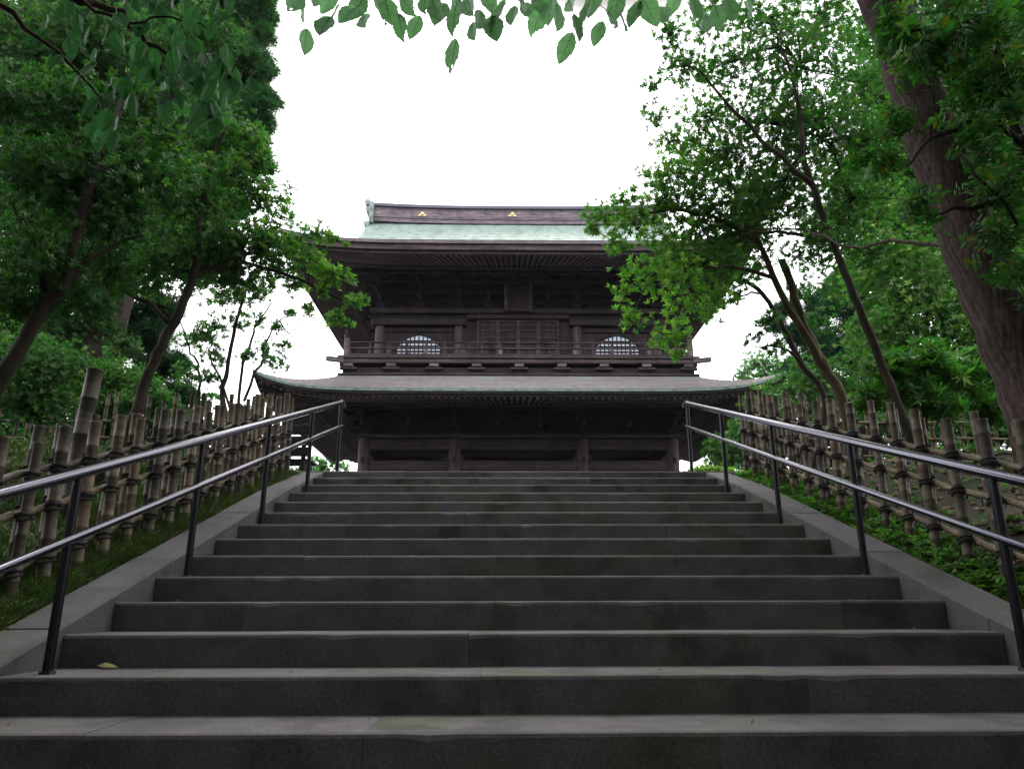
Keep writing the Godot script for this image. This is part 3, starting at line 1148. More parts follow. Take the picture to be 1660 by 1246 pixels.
	for e in [-1.0, 1.0]:
		var o := Node3D.new()
		o.name = "ridge_end"
		ridge.add_child(o, true)
		put("end_plate", bevel_mesh(Vector3(.2, 1.0, .8), .03), M.patina, o, Transform3D(Basis(), Vector3(6.17 * e, 14.63, -3.3)))
		for q in [[6.36, 15.14, .3], [6.3, 14.78, .34], [6.34, 14.06, .42]]:
			st = mb()
			tube(st, [Vector3(q[0] * e - .0, q[1], -3.3 - q[2]), Vector3(q[0] * e, q[1], -3.3 + q[2])], [.13, .13], 14)
			put("scroll", done(st), M.patina, o)


func plaque() -> void:
	var s := thing("name_plaque", "tall dark framed name board with faint carved characters under the upper eaves", "plaque", Vector3(.49, 8.95, -25.95))
	s.rotation.x = .3
	put("board", bevel_mesh(Vector3(.8, 1.4, .06), .01), M.wood_panel, s, Transform3D(Basis(), Vector3(0, .72, 0)))
	for e in [-1.0, 1.0]:
		put("frame_stile", bevel_mesh(Vector3(.13, 1.62, .12), .02), M.lattice, s, Transform3D(Basis(Vector3(0, 0, 1), -.02 * e), Vector3(.46 * e, .74, .02)))
	put("frame_rail", bevel_mesh(Vector3(1.06, .13, .12), .02), M.lattice, s, Transform3D(Basis(), Vector3(0, 1.48, .022)))
	put("frame_rail", bevel_mesh(Vector3(1.0, .13, .12), .02), M.wood, s, Transform3D(Basis(), Vector3(0, 0.02, .022)))
	# worn brush strokes, too faint to read: three rows of two
	var strokes := [
		[[-.13, .1, .13, .1], [-.1, .02, .1, .02], [0, .14, 0, -.12], [-.12, -.1, .12, -.1]],
		[[-.12, .12, -.04, .02], [.1, .12, .02, .02], [-.13, -.02, .13, -.02], [-.05, -.02, -.11, -.13], [.05, -.02, .11, -.13]],
		[[-.12, .12, .12, .12], [-.12, .12, -.12, -.12], [.12, .12, .12, -.12], [-.06, .04, .06, .04], [0, .04, 0, -.1], [-.12, -.12, .12, -.12]]]
	for k in 6:
		var st := mb()
		var cx := -.18 if k % 2 == 0 else .18
		var cy := 1.16 - .42 * (k / 2)
		for q in strokes[(k * 2 + k / 2) % 3]:
			var a := Vector3(cx + q[0], cy + q[1], .036)
			var b := Vector3(cx + q[2], cy + q[3], .036)
			tube(st, [a, b], [.022, .016], 6)
		put("carved_character", done(st), M.wood, s)


# ---------------------------------------------------------------- plants
func leaf_tris(st: SurfaceTool, base: Vector3, dir: Vector3, up: Vector3, l: float, w: float, fold: float, droop: float, c: Color) -> void:
	var side := dir.cross(up).normalized()
	var nrm := side.cross(dir).normalized()
	var m1 := base + dir * l * .38 - nrm * fold * w
	var m2 := base + dir * l * .72 - nrm * (fold * w * .7 + droop * l * .2)
	var tip := base + dir * l - nrm * droop * l * .45
	var l1 := base + dir * l * .33 - side * w * .5
	var r1 := base + dir * l * .33 + side * w * .5
	var l2 := base + dir * l * .7 - side * w * .36 - nrm * droop * l * .18
	var r2 := base + dir * l * .7 + side * w * .36 - nrm * droop * l * .18
	st.set_color(c)
	for q in [[base, l1, m1], [base, m1, r1], [l1, l2, m1], [l2, m2, m1], [r1, m1, r2], [m1, m2, r2], [l2, tip, m2], [m2, tip, r2]]:
		ft(st, q[0], q[1], q[2], (q[0] + q[1] + q[2]) / 3.0 - nrm)


func leaf_meshes() -> void:
	rng.seed = 21
	# whorl of pointed leaves at a twig's end
	var kinds := {"rosette": [9, .075, .028, .35, .95], "spray": [10, .1, .042, -.2, .6], "lancet": [12, .17, .032, .1, .8], "weed": [6, .06, .035, .3, .8]}
	for key in kinds:
		var k: Array = kinds[key]
		var variants := []
		for v in 3:
			var st := mbc()
			tube(st, [Vector3(0, -.06, 0), Vector3(0, 0, 0)], [.0022, .0018], 4, false)
			for i in k[0]:
				var a: float = i * 2.4 + rng.randf_range(-.3, .3)
				var el := rng.randf_range(k[3], k[4])
				var d := Vector3(cos(a) * cos(el), sin(el), sin(a) * cos(el))
				var y: float = -.05 * float(i) / k[0] if key != "spray" else -.16 * float(i) / k[0]
				var g := rng.randf_range(.75, 1.3)
				var c := Color(.105 * g * rng.randf_range(.7, 1.35), .2 * g, .085 * g)
				if rng.randf() < .025:
					c = Color(.3, .16, .03)
				leaf_tris(st, Vector3(0, y, 0), d, Vector3.UP, k[1] * rng.randf_range(.75, 1.2), k[2] * rng.randf_range(.8, 1.15), .22, rng.randf_range(0, .5), c)
			variants.append(done(st))
		mesh_cache[key] = variants
	var variants := []
	for v in 3:
		var st := mb()
		for i in 46:
			var d := Vector3(rng.randfn(), rng.randfn() * .8 + .3, rng.randfn()).normalized()
			var a := d * rng.randf_range(0, .05)
			var g := rng.randf_range(.7, 1.3)
			st.set_color(Color(.055 * g, .12 * g, .065 * g))
			var s := d.cross(Vector3(rng.randfn(), rng.randfn(), rng.randfn())).normalized() * .009
			var b := a + d * rng.randf_range(.09, .17) + Vector3(0, -.015, 0)
			ft(st, a - s, a + s, b, a - d.cross(s))
			ft(st, a - s * .6 + d * .05, b + s * .7, b + d * .03, a - d.cross(s))
		variants.append(done(st))
	mesh_cache["needles"] = variants


func multi(parent: Node, called: String, mesh: Mesh, mat: Material, where: Array, tints: Array) -> MultiMeshInstance3D:
	var mm := MultiMesh.new()
	mm.transform_format = MultiMesh.TRANSFORM_3D
	mm.use_colors = true
	mm.mesh = mesh
	mm.instance_count = where.size()
	var flat := PackedFloat32Array()
	flat.resize(where.size() * 16)
	for i in where.size():
		var t: Transform3D = where[i]
		var c: Color = tints[i]
		var k := i * 16
		for r in 3:
			flat[k + r * 4] = t.basis.x[r]
			flat[k + r * 4 + 1] = t.basis.y[r]
			flat[k + r * 4 + 2] = t.basis.z[r]
			flat[k + r * 4 + 3] = t.origin[r]
		flat[k + 12] = c.r
		flat[k + 13] = c.g
		flat[k + 14] = c.b
		flat[k + 15] = 1.0
	mm.buffer = flat
	var o := MultiMeshInstance3D.new()
	o.multimesh = mm
	o.material_override = mat
	o.name = called if parent != self else numbered(called)
	parent.add_child(o, true)
	stuff(o)
	return o


func aim(up: Vector3, spin: float, s: float) -> Basis:
	var x := up.cross(Vector3(.3, .2, 1.0)).normalized()
	return Basis(x, up, x.cross(up)).rotated(up, spin).scaled(Vector3.ONE * s)


func tree(called: String, label: String, category: String, group: String, trunk: Array, r0: float, r1: float, limbs: Array, blobs: Array, leaf: String, density: float, scale: float, tint: Color, seed_: int, bark: String) -> Node3D:
	rng.seed = seed_ * 101
	scale *= .7
	density *= 1.9
	var root: Vector3 = trunk[0]
	var t := thing(called, label, category, root, group)
	var nodes := []
	var pts := smooth(trunk.map(func(p: Vector3) -> Vector3: return p - root), 5)
	var rad := taper(pts.size(), r0, r1)
	rad[0] *= 1.35
	for i in range(1, pts.size() - 1):
		pts[i] += Vector3(rng.randf_range(-.3, .3), 0, rng.randf_range(-.3, .3)) * minf(r0, .1) * .5
		rad[i] *= rng.randf_range(.94, 1.06)
	var st := mb()
	tube(st, pts, rad, 28 if r0 > .2 else 10, true, .012)
	put("trunk", done(st), M[bark], t)
	nodes.append_array(pts.slice(pts.size() / 3))
	for l in limbs:
		var lp := smooth(l[0].map(func(p: Vector3) -> Vector3: return p - root), 4)
		for i in range(1, lp.size() - 1):
			lp[i] += Vector3(rng.randfn(), rng.randfn(), rng.randfn()) * .012
		st = mb()
		tube(st, lp, taper(lp.size(), l[1], l[2]), 8)
		put("limb", done(st), M[bark], t)
		nodes.append_array(lp)
	var where := [[], [], []]
	var tints := [[], [], []]
	st = mb()
	for b in blobs:
		var c := Vector3(b[0], b[1], b[2]) - root
		var r: float = b[3]
		var fresh_lit: float = b[4] if b.size() > 4 else 0.0  # brighter clumps: young leaves plus light painted on the crown edges
		var near: Vector3 = nodes[0]
		for n in nodes:
			if n.distance_squared_to(c) < near.distance_squared_to(c):
				near = n
		var mid := near.lerp(c, .5) + Vector3(0, .08 * r, 0)
		var tw := clampf(r * .02, .005, .05)
		tube(st, [near, mid, c], [tw * 1.4, tw, tw * .7], 5, false)
		var hubs := []
		var nh := 12 if r < .6 else 22
		for k in nh:
			var d := Vector3(rng.randfn(), rng.randfn() * .8, rng.randfn()).normalized()
			var h := c + d * r * rng.randf_range(.35, .95) * Vector3(1, .85, 1)
			hubs.append(h)
			tube(st, [c.lerp(mid, rng.randf_range(0, .4)), c.lerp(h, .55) + Vector3(0, r * .06, 0), h], [tw * .7, tw * .45, tw * .25], 4, false)
		nodes.append(c)
		var count := int(330.0 * density * r * r / (scale * scale) * (1.0 - .35 * fresh_lit)) + 4
		for i in count:
			var h: Vector3 = hubs[rng.randi_range(0, nh - 1)]
			var off := Vector3(rng.randfn(), rng.randfn() * .7, rng.randfn()).limit_length(1.9) * r * .26
			var p := h + off
			if rng.randf() < .45:
				p = c + Vector3(rng.randfn(), rng.randfn() * .8, rng.randfn()).limit_length(2.0) * r * .45
			var up := ((p - c) / r * .6 + Vector3(0, .7, 0) + Vector3(rng.randfn(), rng.randfn(), rng.randfn()) * .45).normalized()
			var v := rng.randi_range(0, 2)
			where[v].append(Transform3D(aim(up, rng.randf_range(0, TAU), scale * rng.randf_range(.75, 1.2)), p))
			var g := rng.randf_range(.7, 1.3)
			var young := 1.0 if rng.randf() < .1 + .55 * fresh_lit else 0.0
			g *= 1.0 + .45 * fresh_lit
			tints[v].append(Color(tint.r * g * rng.randf_range(.9, 1.12) * (1.0 + .9 * young), tint.g * g * (1.0 + .5 * young), tint.b * g))
	stuff(put("twigs", done(st), M[bark], t))
	for v in 3:
		if where[v].size():
			multi(t, "crown", mesh_cache[leaf][v], M.leaf, where[v], tints[v])
	return t


# broad oval leaf with a finely notched edge; a few are gnawed
func broad_leaf(seed_: int, gnawed: bool) -> ArrayMesh:
	rng.seed = seed_
	var st := mb()
	st.set_smooth_group(0)
	var n := 12
	var m := 6
	var l := .108
	var w := .06
	var grid := []
	for i in n + 1:
		var v := float(i) / n
		var hw := w / 2.0 * pow(sin(PI * pow(v, .85)), .8) * (1.0 + (.05 if i % 2 else -.02))
		if i == n:
			hw = .0004
		var row := []
		for j in m + 1:
			var u := 2.0 * j / m - 1.0
			row.append(Vector3(u * hw, -v * l, .007 * absf(u) - .012 * v * v + .002 * sin(v * 20.0) * absf(u)))
		grid.append(row)
	var g := rng.randf_range(.85, 1.15)
	st.set_color(Color(.13 * g, .22 * g, .12 * g))
	for i in n:
		for j in m:
			if gnawed and i > 6 and rng.randf() < .1:
				continue
			oq(st, grid[i][j], grid[i][j + 1], grid[i + 1][j + 1], grid[i + 1][j], Vector3(0, 0, 1))
	st.set_smooth_group(-1)
	st.set_color(Color(.2 * g, .3 * g, .16 * g))
	var rib := []
	for i in n:
		rib.append(grid[i][m / 2] + Vector3(0, 0, .0006))
	tube(st, rib, taper(n, .0011, .0004), 4, false)
	for i in range(1, n - 3, 2):
		for e in [0, m]:
			tube(st, [grid[i][m / 2] + Vector3(0, 0, .0004), grid[i + 2][e].lerp(grid[i + 2][m / 2], .12) + Vector3(0, 0, .0006)], [.0005, .0003], 3, false)
	st.set_color(Color(.09, .07, .04))
	tube(st, [Vector3(.012, .075, -.006), Vector3(.004, .03, 0), Vector3(0, 0, 0)], [.0016, .0013, .001], 4, false)
	return done(st)


func overhang(called: String, label: String, trunk: Array, r0: float, limbs: Array, leaves: Array, shade: Array, seed_: int, tone: Color, size: float) -> void:
	var t := tree(called, label, "tree", "", trunk, r0, r0 * .6, limbs, shade, "spray", 1.5, 1.6, Color(1, 1, 1), seed_, "bark")
	var root: Vector3 = trunk[0]
	var kinds := []
	for k in 6:
		kinds.append(broad_leaf(300 + k + seed_, k % 3 == 1))
	rng.seed = seed_
	var mats := []
	for k in 3:
		var m: StandardMaterial3D = M.leaf.duplicate()
		m.backlight = Color(.8, 1.0, .75)
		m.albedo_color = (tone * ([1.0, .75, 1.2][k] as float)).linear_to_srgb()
		mats.append(m)
	for p in leaves:
		var b := Basis(Vector3.UP, rng.randf_range(-1.1, 1.1)) * Basis(Vector3(0, 0, 1), rng.randf_range(-.55, .55)) * Basis(Vector3(1, 0, 0), rng.randf_range(-.5, .35))
		b = b.scaled(Vector3.ONE * rng.randf_range(.9, 1.2) * size)
		put("leaf", kinds[rng.randi_range(0, 5)], mats[rng.randi_range(0, 2)], t, Transform3D(b, p - root + b * Vector3(0, .04, 0)))


# unseen wood behind and above the viewpoint, shaped to shade the lower steps
func shade_wood() -> void:
	rng.seed = 404
	var where := []
	var tints := []
	while where.size() < 10000:
		var p := Vector3(rng.randf_range(-16, 16), rng.randf_range(-3, 13), rng.randf_range(-5, 17))
		var q := p - Vector3(-.2, -1.5, 0)
		var roof := p.y > 4.0 + 1.1 * maxf(0.0, -p.z - 1.0) and p.z > -4.0
		var back := p.z > 5.0 and q.length() > 7.0
		var flank := absf(p.x) > 7.5 and p.z > -1.5
		if p.y > 11.0 or (roof and not back and not flank and p.z < -2.5 and rng.randf() < .5):
			continue
		if not (roof or back or flank) or q.length() > 17.0:
			continue
		where.append(Transform3D(aim(Vector3(rng.randfn(), 1.0 + rng.randfn(), rng.randfn()).normalized(), rng.randf_range(0, TAU), rng.randf_range(3.5, 6.5)), p))
		var g := rng.randf_range(.6, 1.2)
		tints.append(Color(g * .5, g * .45, g * .5))
	tag(multi(self, "wood", mesh_cache["rosette"][1], M.leaf, where, tints), "unseen wood over the foot of the stair, shaped to shade the lower steps", "wood")


func undergrowth() -> void:
	rng.seed = 8
	# grass tufts of the left bank, weeds and ferns of the right one
	var tuft := mb()
	for i in 26:
		var a := rng.randf_range(0, TAU)
		var p := Vector3(cos(a), 0, sin(a)) * rng.randf_range(0, .05)
		var d := Vector3(cos(a) * .5, 1.0, sin(a) * .5).normalized()
		var l := rng.randf_range(.08, .2)
		var s := Vector3(-sin(a), 0, cos(a)) * .0035
		var g := rng.randf_range(.7, 1.3)
		tuft.set_color(Color(.095 * g, .14 * g, .06 * g))
		var mid := p + d * l * .6
		var tip := p + d * l + Vector3(cos(a), -.5, sin(a)) * l * .35
		oq(tuft, p - s, p + s, mid + s * .8, mid - s * .8, Vector3(cos(a), .3, sin(a)))
		ft(tuft, mid - s * .8, mid + s * .8, tip, mid - Vector3(cos(a), .3, sin(a)))
	var tuft_m := done(tuft)
	var fern := mb()
	for i in 7:
		var a := i * TAU / 7.0 + rng.randf_range(-.3, .3)
		var l := rng.randf_range(.16, .28)
		var c := Color(.085, .16, .065)
		for k in 11:
			var v := (k + 1) / 12.0
			var p := Vector3(cos(a) * v, .75 * v - .7 * v * v, sin(a) * v) * l
			var w := .075 * (1.0 - v * .85) * l / .22
			for e in [-1.0, 1.0]:
				var d := (Vector3(-sin(a) * e, .05, cos(a) * e) + Vector3(cos(a), 0, sin(a)) * .35).normalized()
				leaf_tris(fern, p, d, Vector3.UP, w, w * .3 + .004, .1, .3, c * rng.randf_range(.8, 1.2))
	var fern_m := done(fern)
	var gw := []
	var gt := []
	var fw := []
	var ftn := []
	var ww := []
	var wt := []
	for i in 9000:
		var z := rng.randf_range(-8.7, -1.0)
		var s := pow(rng.randf(), 2.2) * 4.0
		if i % 2 == 0:
			s = rng.randf_range(-.1, .35)
		var x := -2.6 - s
		var g := rng.randf_range(.55, 1.25)
		gw.append(Transform3D(aim(Vector3(rng.randfn() * .2, 1, rng.randfn() * .2).normalized(), rng.randf_range(0, TAU), rng.randf_range(.6, 1.25) * (.7 if s < .3 else 1.1)), Vector3(x, ground(x, z) - .01, z)))
		gt.append(Color(g * rng.randf_range(.85, 1.3), g, g))
	for i in 700:
		var z := rng.randf_range(-8.7, -1.0)
		var s := rng.randf_range(-.08, .3) if i % 3 else rng.randf_range(.2, 4.0)
		if noise(5, .9).get_noise_2d(s * 2.0, z) < -.12 and s > .25:
			continue
		var x := 2.62 + s
		fw.append(Transform3D(aim(Vector3(rng.randfn() * .15, 1, rng.randfn() * .15).normalized(), rng.randf_range(0, TAU), rng.randf_range(.3, .62)), Vector3(x, ground(x, z), z)))
		var g := rng.randf_range(.6, 1.3)
		ftn.append(Color(g * 1.1, g, g))
	for i in 4200:
		var z := rng.randf_range(-8.7, -1.0)
		var s := rng.randf_range(-.1, .3) if i % 2 else rng.randf_range(.1, 4.0)
		var sd := 1.0 if i % 4 else -1.0
		var x: float = sd * (2.62 + s)
		ww.append(Transform3D(aim(Vector3(rng.randfn() * .25, 1, rng.randfn() * .25).normalized(), rng.randf_range(0, TAU), rng.randf_range(.45, .95)), Vector3(x, ground(x, z) + .03, z)))
		var g := rng.randf_range(.5, 1.6)
		wt.append(Color(g * rng.randf_range(1.0, 1.6) * 1.1, g * 1.0, g * 1.05))
	tag(multi(self, "grass", tuft_m, M.grass, gw, gt), "grass growing round the left bamboo fence", "grass")
	tag(multi(self, "ferns", fern_m, M.grass, fw, ftn), "small ferns between the right coping and the bamboo fence", "ferns")
	tag(multi(self, "weeds", mesh_cache["weed"][0], M.leaf, ww, wt), "low leafy weeds along both copings", "weeds")
	# dry fallen leaves
	var dl := mb()
	leaf_tris(dl, Vector3(-.03, .006, 0), Vector3.RIGHT, Vector3.UP, .06, .028, -.25, .3, Color(.16, .1, .055))
	var lw := []
	var lt := []
	for i in 5200:
		var z := rng.randf_range(-8.6, -1.0)
		var s := rng.randf_range(.1, 5.0)
		var x := (2.62 + s) * (1.0 if i % 4 else -1.0)
		lw.append(Transform3D(aim(Vector3(rng.randfn() * .4, 1, rng.randfn() * .4).normalized(), rng.randf_range(0, TAU), rng.randf_range(.6, 1.3)), Vector3(x, ground(x, z) + .008, z)))
		var g := rng.randf_range(.5, 1.7)
		lt.append(Color(g, g * rng.randf_range(.85, 1.1), g))
	for i in 90:
		var n := rng.randi_range(-3, 12)
		var x := rng.randf_range(-2.2, 2.2)
		if rng.randf() < .5:
			x = signf(x) * rng.randf_range(1.8, 2.22)
		var z := -(2.88 + RUN * n) - rng.randf_range(.05, .44)
		lw.append(Transform3D(aim(Vector3(rng.randfn() * .3, 1, rng.randfn() * .3).normalized(), rng.randf_range(0, TAU), rng.randf_range(.25, .6)), Vector3(x, (n - TOP) * RISE + .006, z)))
		var g := rng.randf_range(.6, 1.6)
		lt.append(Color(g, g, g))
	tag(multi(self, "leaf_litter", done(dl), M.litter, lw, lt), "dry fallen leaves strewn over the banks and the edges of the steps", "leaf litter")
	# one curled leaf on a lower step
	var fl := mb()
	leaf_tris(fl, Vector3(-.045, .012, 0), Vector3.RIGHT, Vector3(0, 1, .3).normalized(), .09, .045, -.3, .25, Color(.2, .19, .08))
	var o := put("fallen_leaf", done(fl), M.litter, self, Transform3D(Basis(Vector3.UP, .3), Vector3(-1.98, -1.795, -3.72)))
	tag(o, "single yellowish leaf lying on a lower step near the left handrail", "leaf")


# ---------------------------------------------------------------- scene
func _ready() -> void:
	var cam := Camera3D.new()
	cam.name = "camera"
	cam.keep_aspect = Camera3D.KEEP_HEIGHT
	cam.fov = 53.8565
	cam.near = .05
	cam.far = 600.0
	cam.transform = Transform3D(Basis(Vector3.UP, -.01697) * Basis(Vector3.RIGHT, .28575) * Basis(Vector3(0, 0, 1), -.0023), Vector3(-.186, -1.53, 0))
	add_child(cam)
	var sky_m := ProceduralSkyMaterial.new()
	sky_m.sky_top_color = Color(.99, .99, 1.0)
	sky_m.sky_horizon_color = Color(.99, .99, 1.0)
	sky_m.ground_horizon_color = Color(.45, .47, .42)
	sky_m.ground_bottom_color = Color(.2, .22, .18)
	sky_m.sky_energy_multiplier = 1.25
	var sky := Sky.new()
	sky.sky_material = sky_m
	var env := Environment.new()
	env.background_mode = Environment.BG_SKY
	env.sky = sky
	env.tonemap_mode = Environment.TONE_MAPPER_LINEAR
	env.tonemap_exposure = 2.2
	env.fog_enabled = true
	env.fog_density = .0002
	env.fog_light_color = Color(.93, .93, 1.0)
	env.sdfgi_enabled = true
	env.ssao_enabled = true
	env.ssil_enabled = true
	var we := WorldEnvironment.new()
	we.name = "world_environment"
	we.environment = env
	add_child(we)
	var sun := DirectionalLight3D.new()
	sun.name = "sun"
	sun.light_color = Color(1, .98, .95)
	sun.light_energy = .3
	sun.light_angular_distance = 20.0
	sun.shadow_enabled = true
	sun.rotation = Vector3(deg_to_rad(-62), deg_to_rad(165), 0)
	add_child(sun)

	materials()
	leaf_meshes()
	terrain()
	stairs()
	copings()
	gate()
	handrails()
	fences()
	tree("evergreen_tree","evergreen with a pale pruned stub, its drooping boughs hanging before the gate","tree","evergreen trees along the right bank",[Vector3(3.55,-0.5,-7.9),Vector3(3.51,0.55,-7.8),Vector3(3.37,0.93,-7.8),Vector3(3.19,1.43,-7.8),Vector3(3.1,1.87,-7.8),Vector3(3.02,2.25,-7.8)],0.062,0.042,[[[Vector3(3.37,0.93,-7.8),Vector3(3.05,1.47,-7.7),Vector3(2.83,1.93,-7.6),Vector3(2.67,2.29,-7.5),Vector3(2.45,2.58,-7.4)],0.05,0.02],[[Vector3(2.83,1.93,-7.6),Vector3(2.26,1.98,-7.4),Vector3(1.77,1.86,-7.3),Vector3(1.34,1.67,-7.2)],0.025,0.008],[[Vector3(2.67,2.29,-7.5),Vector3(2.14,2.63,-7.5),Vector3(1.5,2.61,-7.4),Vector3(0.89,2.57,-7.4)],0.025,0.008],[[Vector3(2.67,2.29,-7.5),Vector3(2.38,3.1,-7.5),Vector3(1.96,3.43,-7.4)],0.025,0.008]],
		[[1.84,1.69,-7.4,0.46,1],[1.35,1.78,-7.2,0.32,1],[1.13,1.23,-7.1,0.2,1],[1.49,1.06,-7.1,0.22,1],[2.1,2.1,-7.5,0.44],[1.28,2.55,-7.5,0.36,0.5],
		[1.83,2.76,-7.6,0.49],[0.91,2.51,-7.3,0.23,0.5],[2.43,2.9,-7.7,0.53],[2.08,3.32,-7.6,0.44,0.5],[1.6,3.05,-7.5,0.31,0.5],[2.66,2.46,-7.9,0.39],
		[2.13,1.6,-7.5,0.26,1],[1.68,2.2,-7.4,0.4,1],[0.8,2.35,-7.3,0.12,0.5],[1.08,1.6,-7.2,0.16,1],[1.59,0.87,-7.1,0.09,1],[2.84,3.2,-7.8,0.44],
		[2.58,2.64,-7.8,0.35],[2.88,2.86,-7.9,0.33],[2.12,2.54,-7.7,0.35],[1.54,2.72,-7.4,0.26,0.5],[1.17,2.73,-7.4,0.19,0.5],[1.06,2.18,-7.3,0.16,0.7]],
		"rosette",0.95,1,Color(1.15,1.1,0.95),11,"pale_bark")
	tree("evergreen_tree","tall thin-stemmed evergreen leaning left in front of the reddish cedar trunk","tree","evergreen trees along the right bank",[Vector3(3.75,-0.75,-6.7),Vector3(3.49,0.26,-6.7),Vector3(3.38,0.71,-6.7),Vector3(3.18,1.29,-6.6),Vector3(3.04,1.87,-6.6),Vector3(2.87,2.42,-6.5),Vector3(2.8,2.76,-6.5)],0.048,0.028,[[[Vector3(2.87,2.42,-6.5),Vector3(2.5,2.83,-6.5),Vector3(2.11,3.33,-6.5),Vector3(1.83,3.77,-6.5)],0.03,0.008],[[Vector3(2.8,2.76,-6.5),Vector3(2.82,3.48,-6.5),Vector3(2.7,4.16,-6.5)],0.03,0.01],[[Vector3(3.04,1.87,-6.6),Vector3(2.55,2.02,-6.7),Vector3(2.22,2.04,-6.8)],0.022,0.008]],
		[[1.98,3.33,-6.7,0.37,0.5],[1.7,3.85,-6.6,0.27],[1.6,4.27,-6.6,0.22],[2.36,4.1,-6.8,0.48],[2.7,3.4,-6.9,0.59],[2.2,3.02,-6.9,0.4],
		[3.15,4.19,-7,0.65],[2.79,2.72,-7,0.52],[3.45,3.38,-7.2,0.65],[3.59,2.62,-7.2,0.63],[3.3,2.28,-7.4,0.47],[1.4,3.32,-6.7,0.17,0.5],
		[1.6,3.06,-6.8,0.24,0.5],[2.76,4.76,-6.9,0.48],[2.07,4.57,-6.7,0.3],[3.57,5.04,-7.1,0.57],[3.98,4.19,-7.3,0.43],[1.37,3.62,-6.6,0.11],
		[3.07,3.47,-7,0.47],[3.83,3.39,-7.2,0.41],[2.45,2.5,-7,0.32]],
		"rosette",0.95,0.8,Color(1.2,1.15,1.15),12,"bark")
	tree("evergreen_tree","slender dark stem left of the pruned stub with drooping leafy twigs","tree","evergreen trees along the right bank",[Vector3(3.2,-0.4,-8.3),Vector3(3.54,0.68,-8.3),Vector3(3.32,1.16,-8.3),Vector3(3.12,1.7,-8.3),Vector3(2.94,2.05,-8.3),Vector3(2.73,2.23,-8.3)],0.042,0.024,[[[Vector3(3.32,1.16,-8.3),Vector3(3.08,1.32,-8.2),Vector3(2.73,1.3,-8.1)],0.02,0.008],[[Vector3(2.94,2.05,-8.3),Vector3(2.64,1.97,-8.2),Vector3(2.38,1.77,-8.1)],0.015,0.006]],
		[[2.86,1.62,-8.1,0.17],[2.72,1.43,-8.1,0.11],[2.96,1.32,-8.1,0.15],[2.6,1.97,-8.2,0.15],[3.39,2.14,-8.4,0.18],[2.78,2.28,-8.2,0.22],
		[3.69,1.78,-8.5,0.19]],
		"rosette",1,1,Color(0.75,0.85,0.8),13,"bark")
	tree("broadleaf_tree","big-leaved tree with a dark stem at the right edge of the bank","tree","",[Vector3(4.6,-1.2,-4.6),Vector3(3.55,0.1,-4.6),Vector3(3.53,0.8,-4.6),Vector3(3.42,1.55,-4.5),Vector3(3.39,2.21,-4.5),Vector3(3.38,2.87,-4.5)],0.06,0.03,[[[Vector3(3.42,1.55,-4.5),Vector3(3.06,1.58,-4.3),Vector3(2.69,1.41,-4.2),Vector3(2.41,1.16,-4.2)],0.025,0.008],[[Vector3(3.56,1.13,-4.6),Vector3(3.02,1.01,-4.4),Vector3(2.54,0.86,-4.3)],0.03,0.008],[[Vector3(3.39,2.21,-4.5),Vector3(2.86,2.21,-4.2),Vector3(2.41,2.07,-4.1)],0.025,0.008],[[Vector3(3.52,0.71,-4.6),Vector3(2.9,1.03,-4.2),Vector3(2.78,1.25,-4.2)],0.015,0.006]],
		[[2.88,2.17,-4.1,0.35],[3.2,1.77,-4.2,0.33],[2.61,2,-4.1,0.24],[2.44,2.23,-4.2,0.21],[3.14,1.09,-4.3,0.28],[2.92,1.35,-4.2,0.2],
		[2.44,1.6,-4.3,0.15],[2.55,0.95,-4.3,0.16],[3.47,2.5,-4.4,0.4],[3.26,0.62,-4.5,0.24],[3.1,1.93,-4.4,0.25],[3.07,0.79,-4.4,0.2],
		[2.45,1.51,-4.6,0.17],[3.62,1.67,-4.6,0.26]],
		"spray",0.6,1,Color(0.8,0.9,0.8),14,"bark")
	tree("cedar_tree","large reddish cedar with a thick leaning trunk behind the right bamboo fence","tree","",[Vector3(3.86,-1.6,-5.0),Vector3(3.68,-0.95,-5.0),Vector3(3.6,-0.65,-5),Vector3(3.49,0.05,-5),Vector3(3.27,0.98,-4.95),Vector3(3.08,1.82,-4.9),Vector3(2.92,2.4,-4.8),Vector3(2.75,3,-4.7),Vector3(2.57,3.79,-4.6)],0.255,0.145,[[[Vector3(3.18,0.98,-4.95),Vector3(3.06,1.35,-5.6),Vector3(2.91,1.5,-6),Vector3(2.76,2,-6.6),Vector3(2.36,2.2,-7)],0.017,0.006]],
		[[2.61,4.05,-4.6,0.78],[3.3,3.97,-4.8,0.76],[2.46,4.2,-5.2,0.65],[2.88,1.88,-6.5,0.15],[3.12,1.44,-6,0.18]],
		"rosette",0.8,1.3,Color(0.8,0.85,0.8),15,"cedar")
	tree("leafy_tree","bright green leafy tree behind the lancet-leaved shrub","tree","trees in the wood behind the right bank",[Vector3(6.18,0.79,-11),Vector3(6.19,1.81,-11),Vector3(6.15,3.14,-11)],0.12,0.06,[],
		[[6.14,3.71,-11,0.89],[6.62,2.97,-11,0.92],[7.85,3.73,-11.5,1.03],[5.78,2.55,-11,0.58],[7.1,2.35,-11,0.91],[8.18,2.74,-11.5,0.81],
		[6.17,1.95,-11,0.57],[6.24,4.87,-11.5,0.74],[7.04,4.52,-11.5,0.84]],
		"rosette",1.5,1.2,Color(1.25,1.2,0.9),21,"bark")
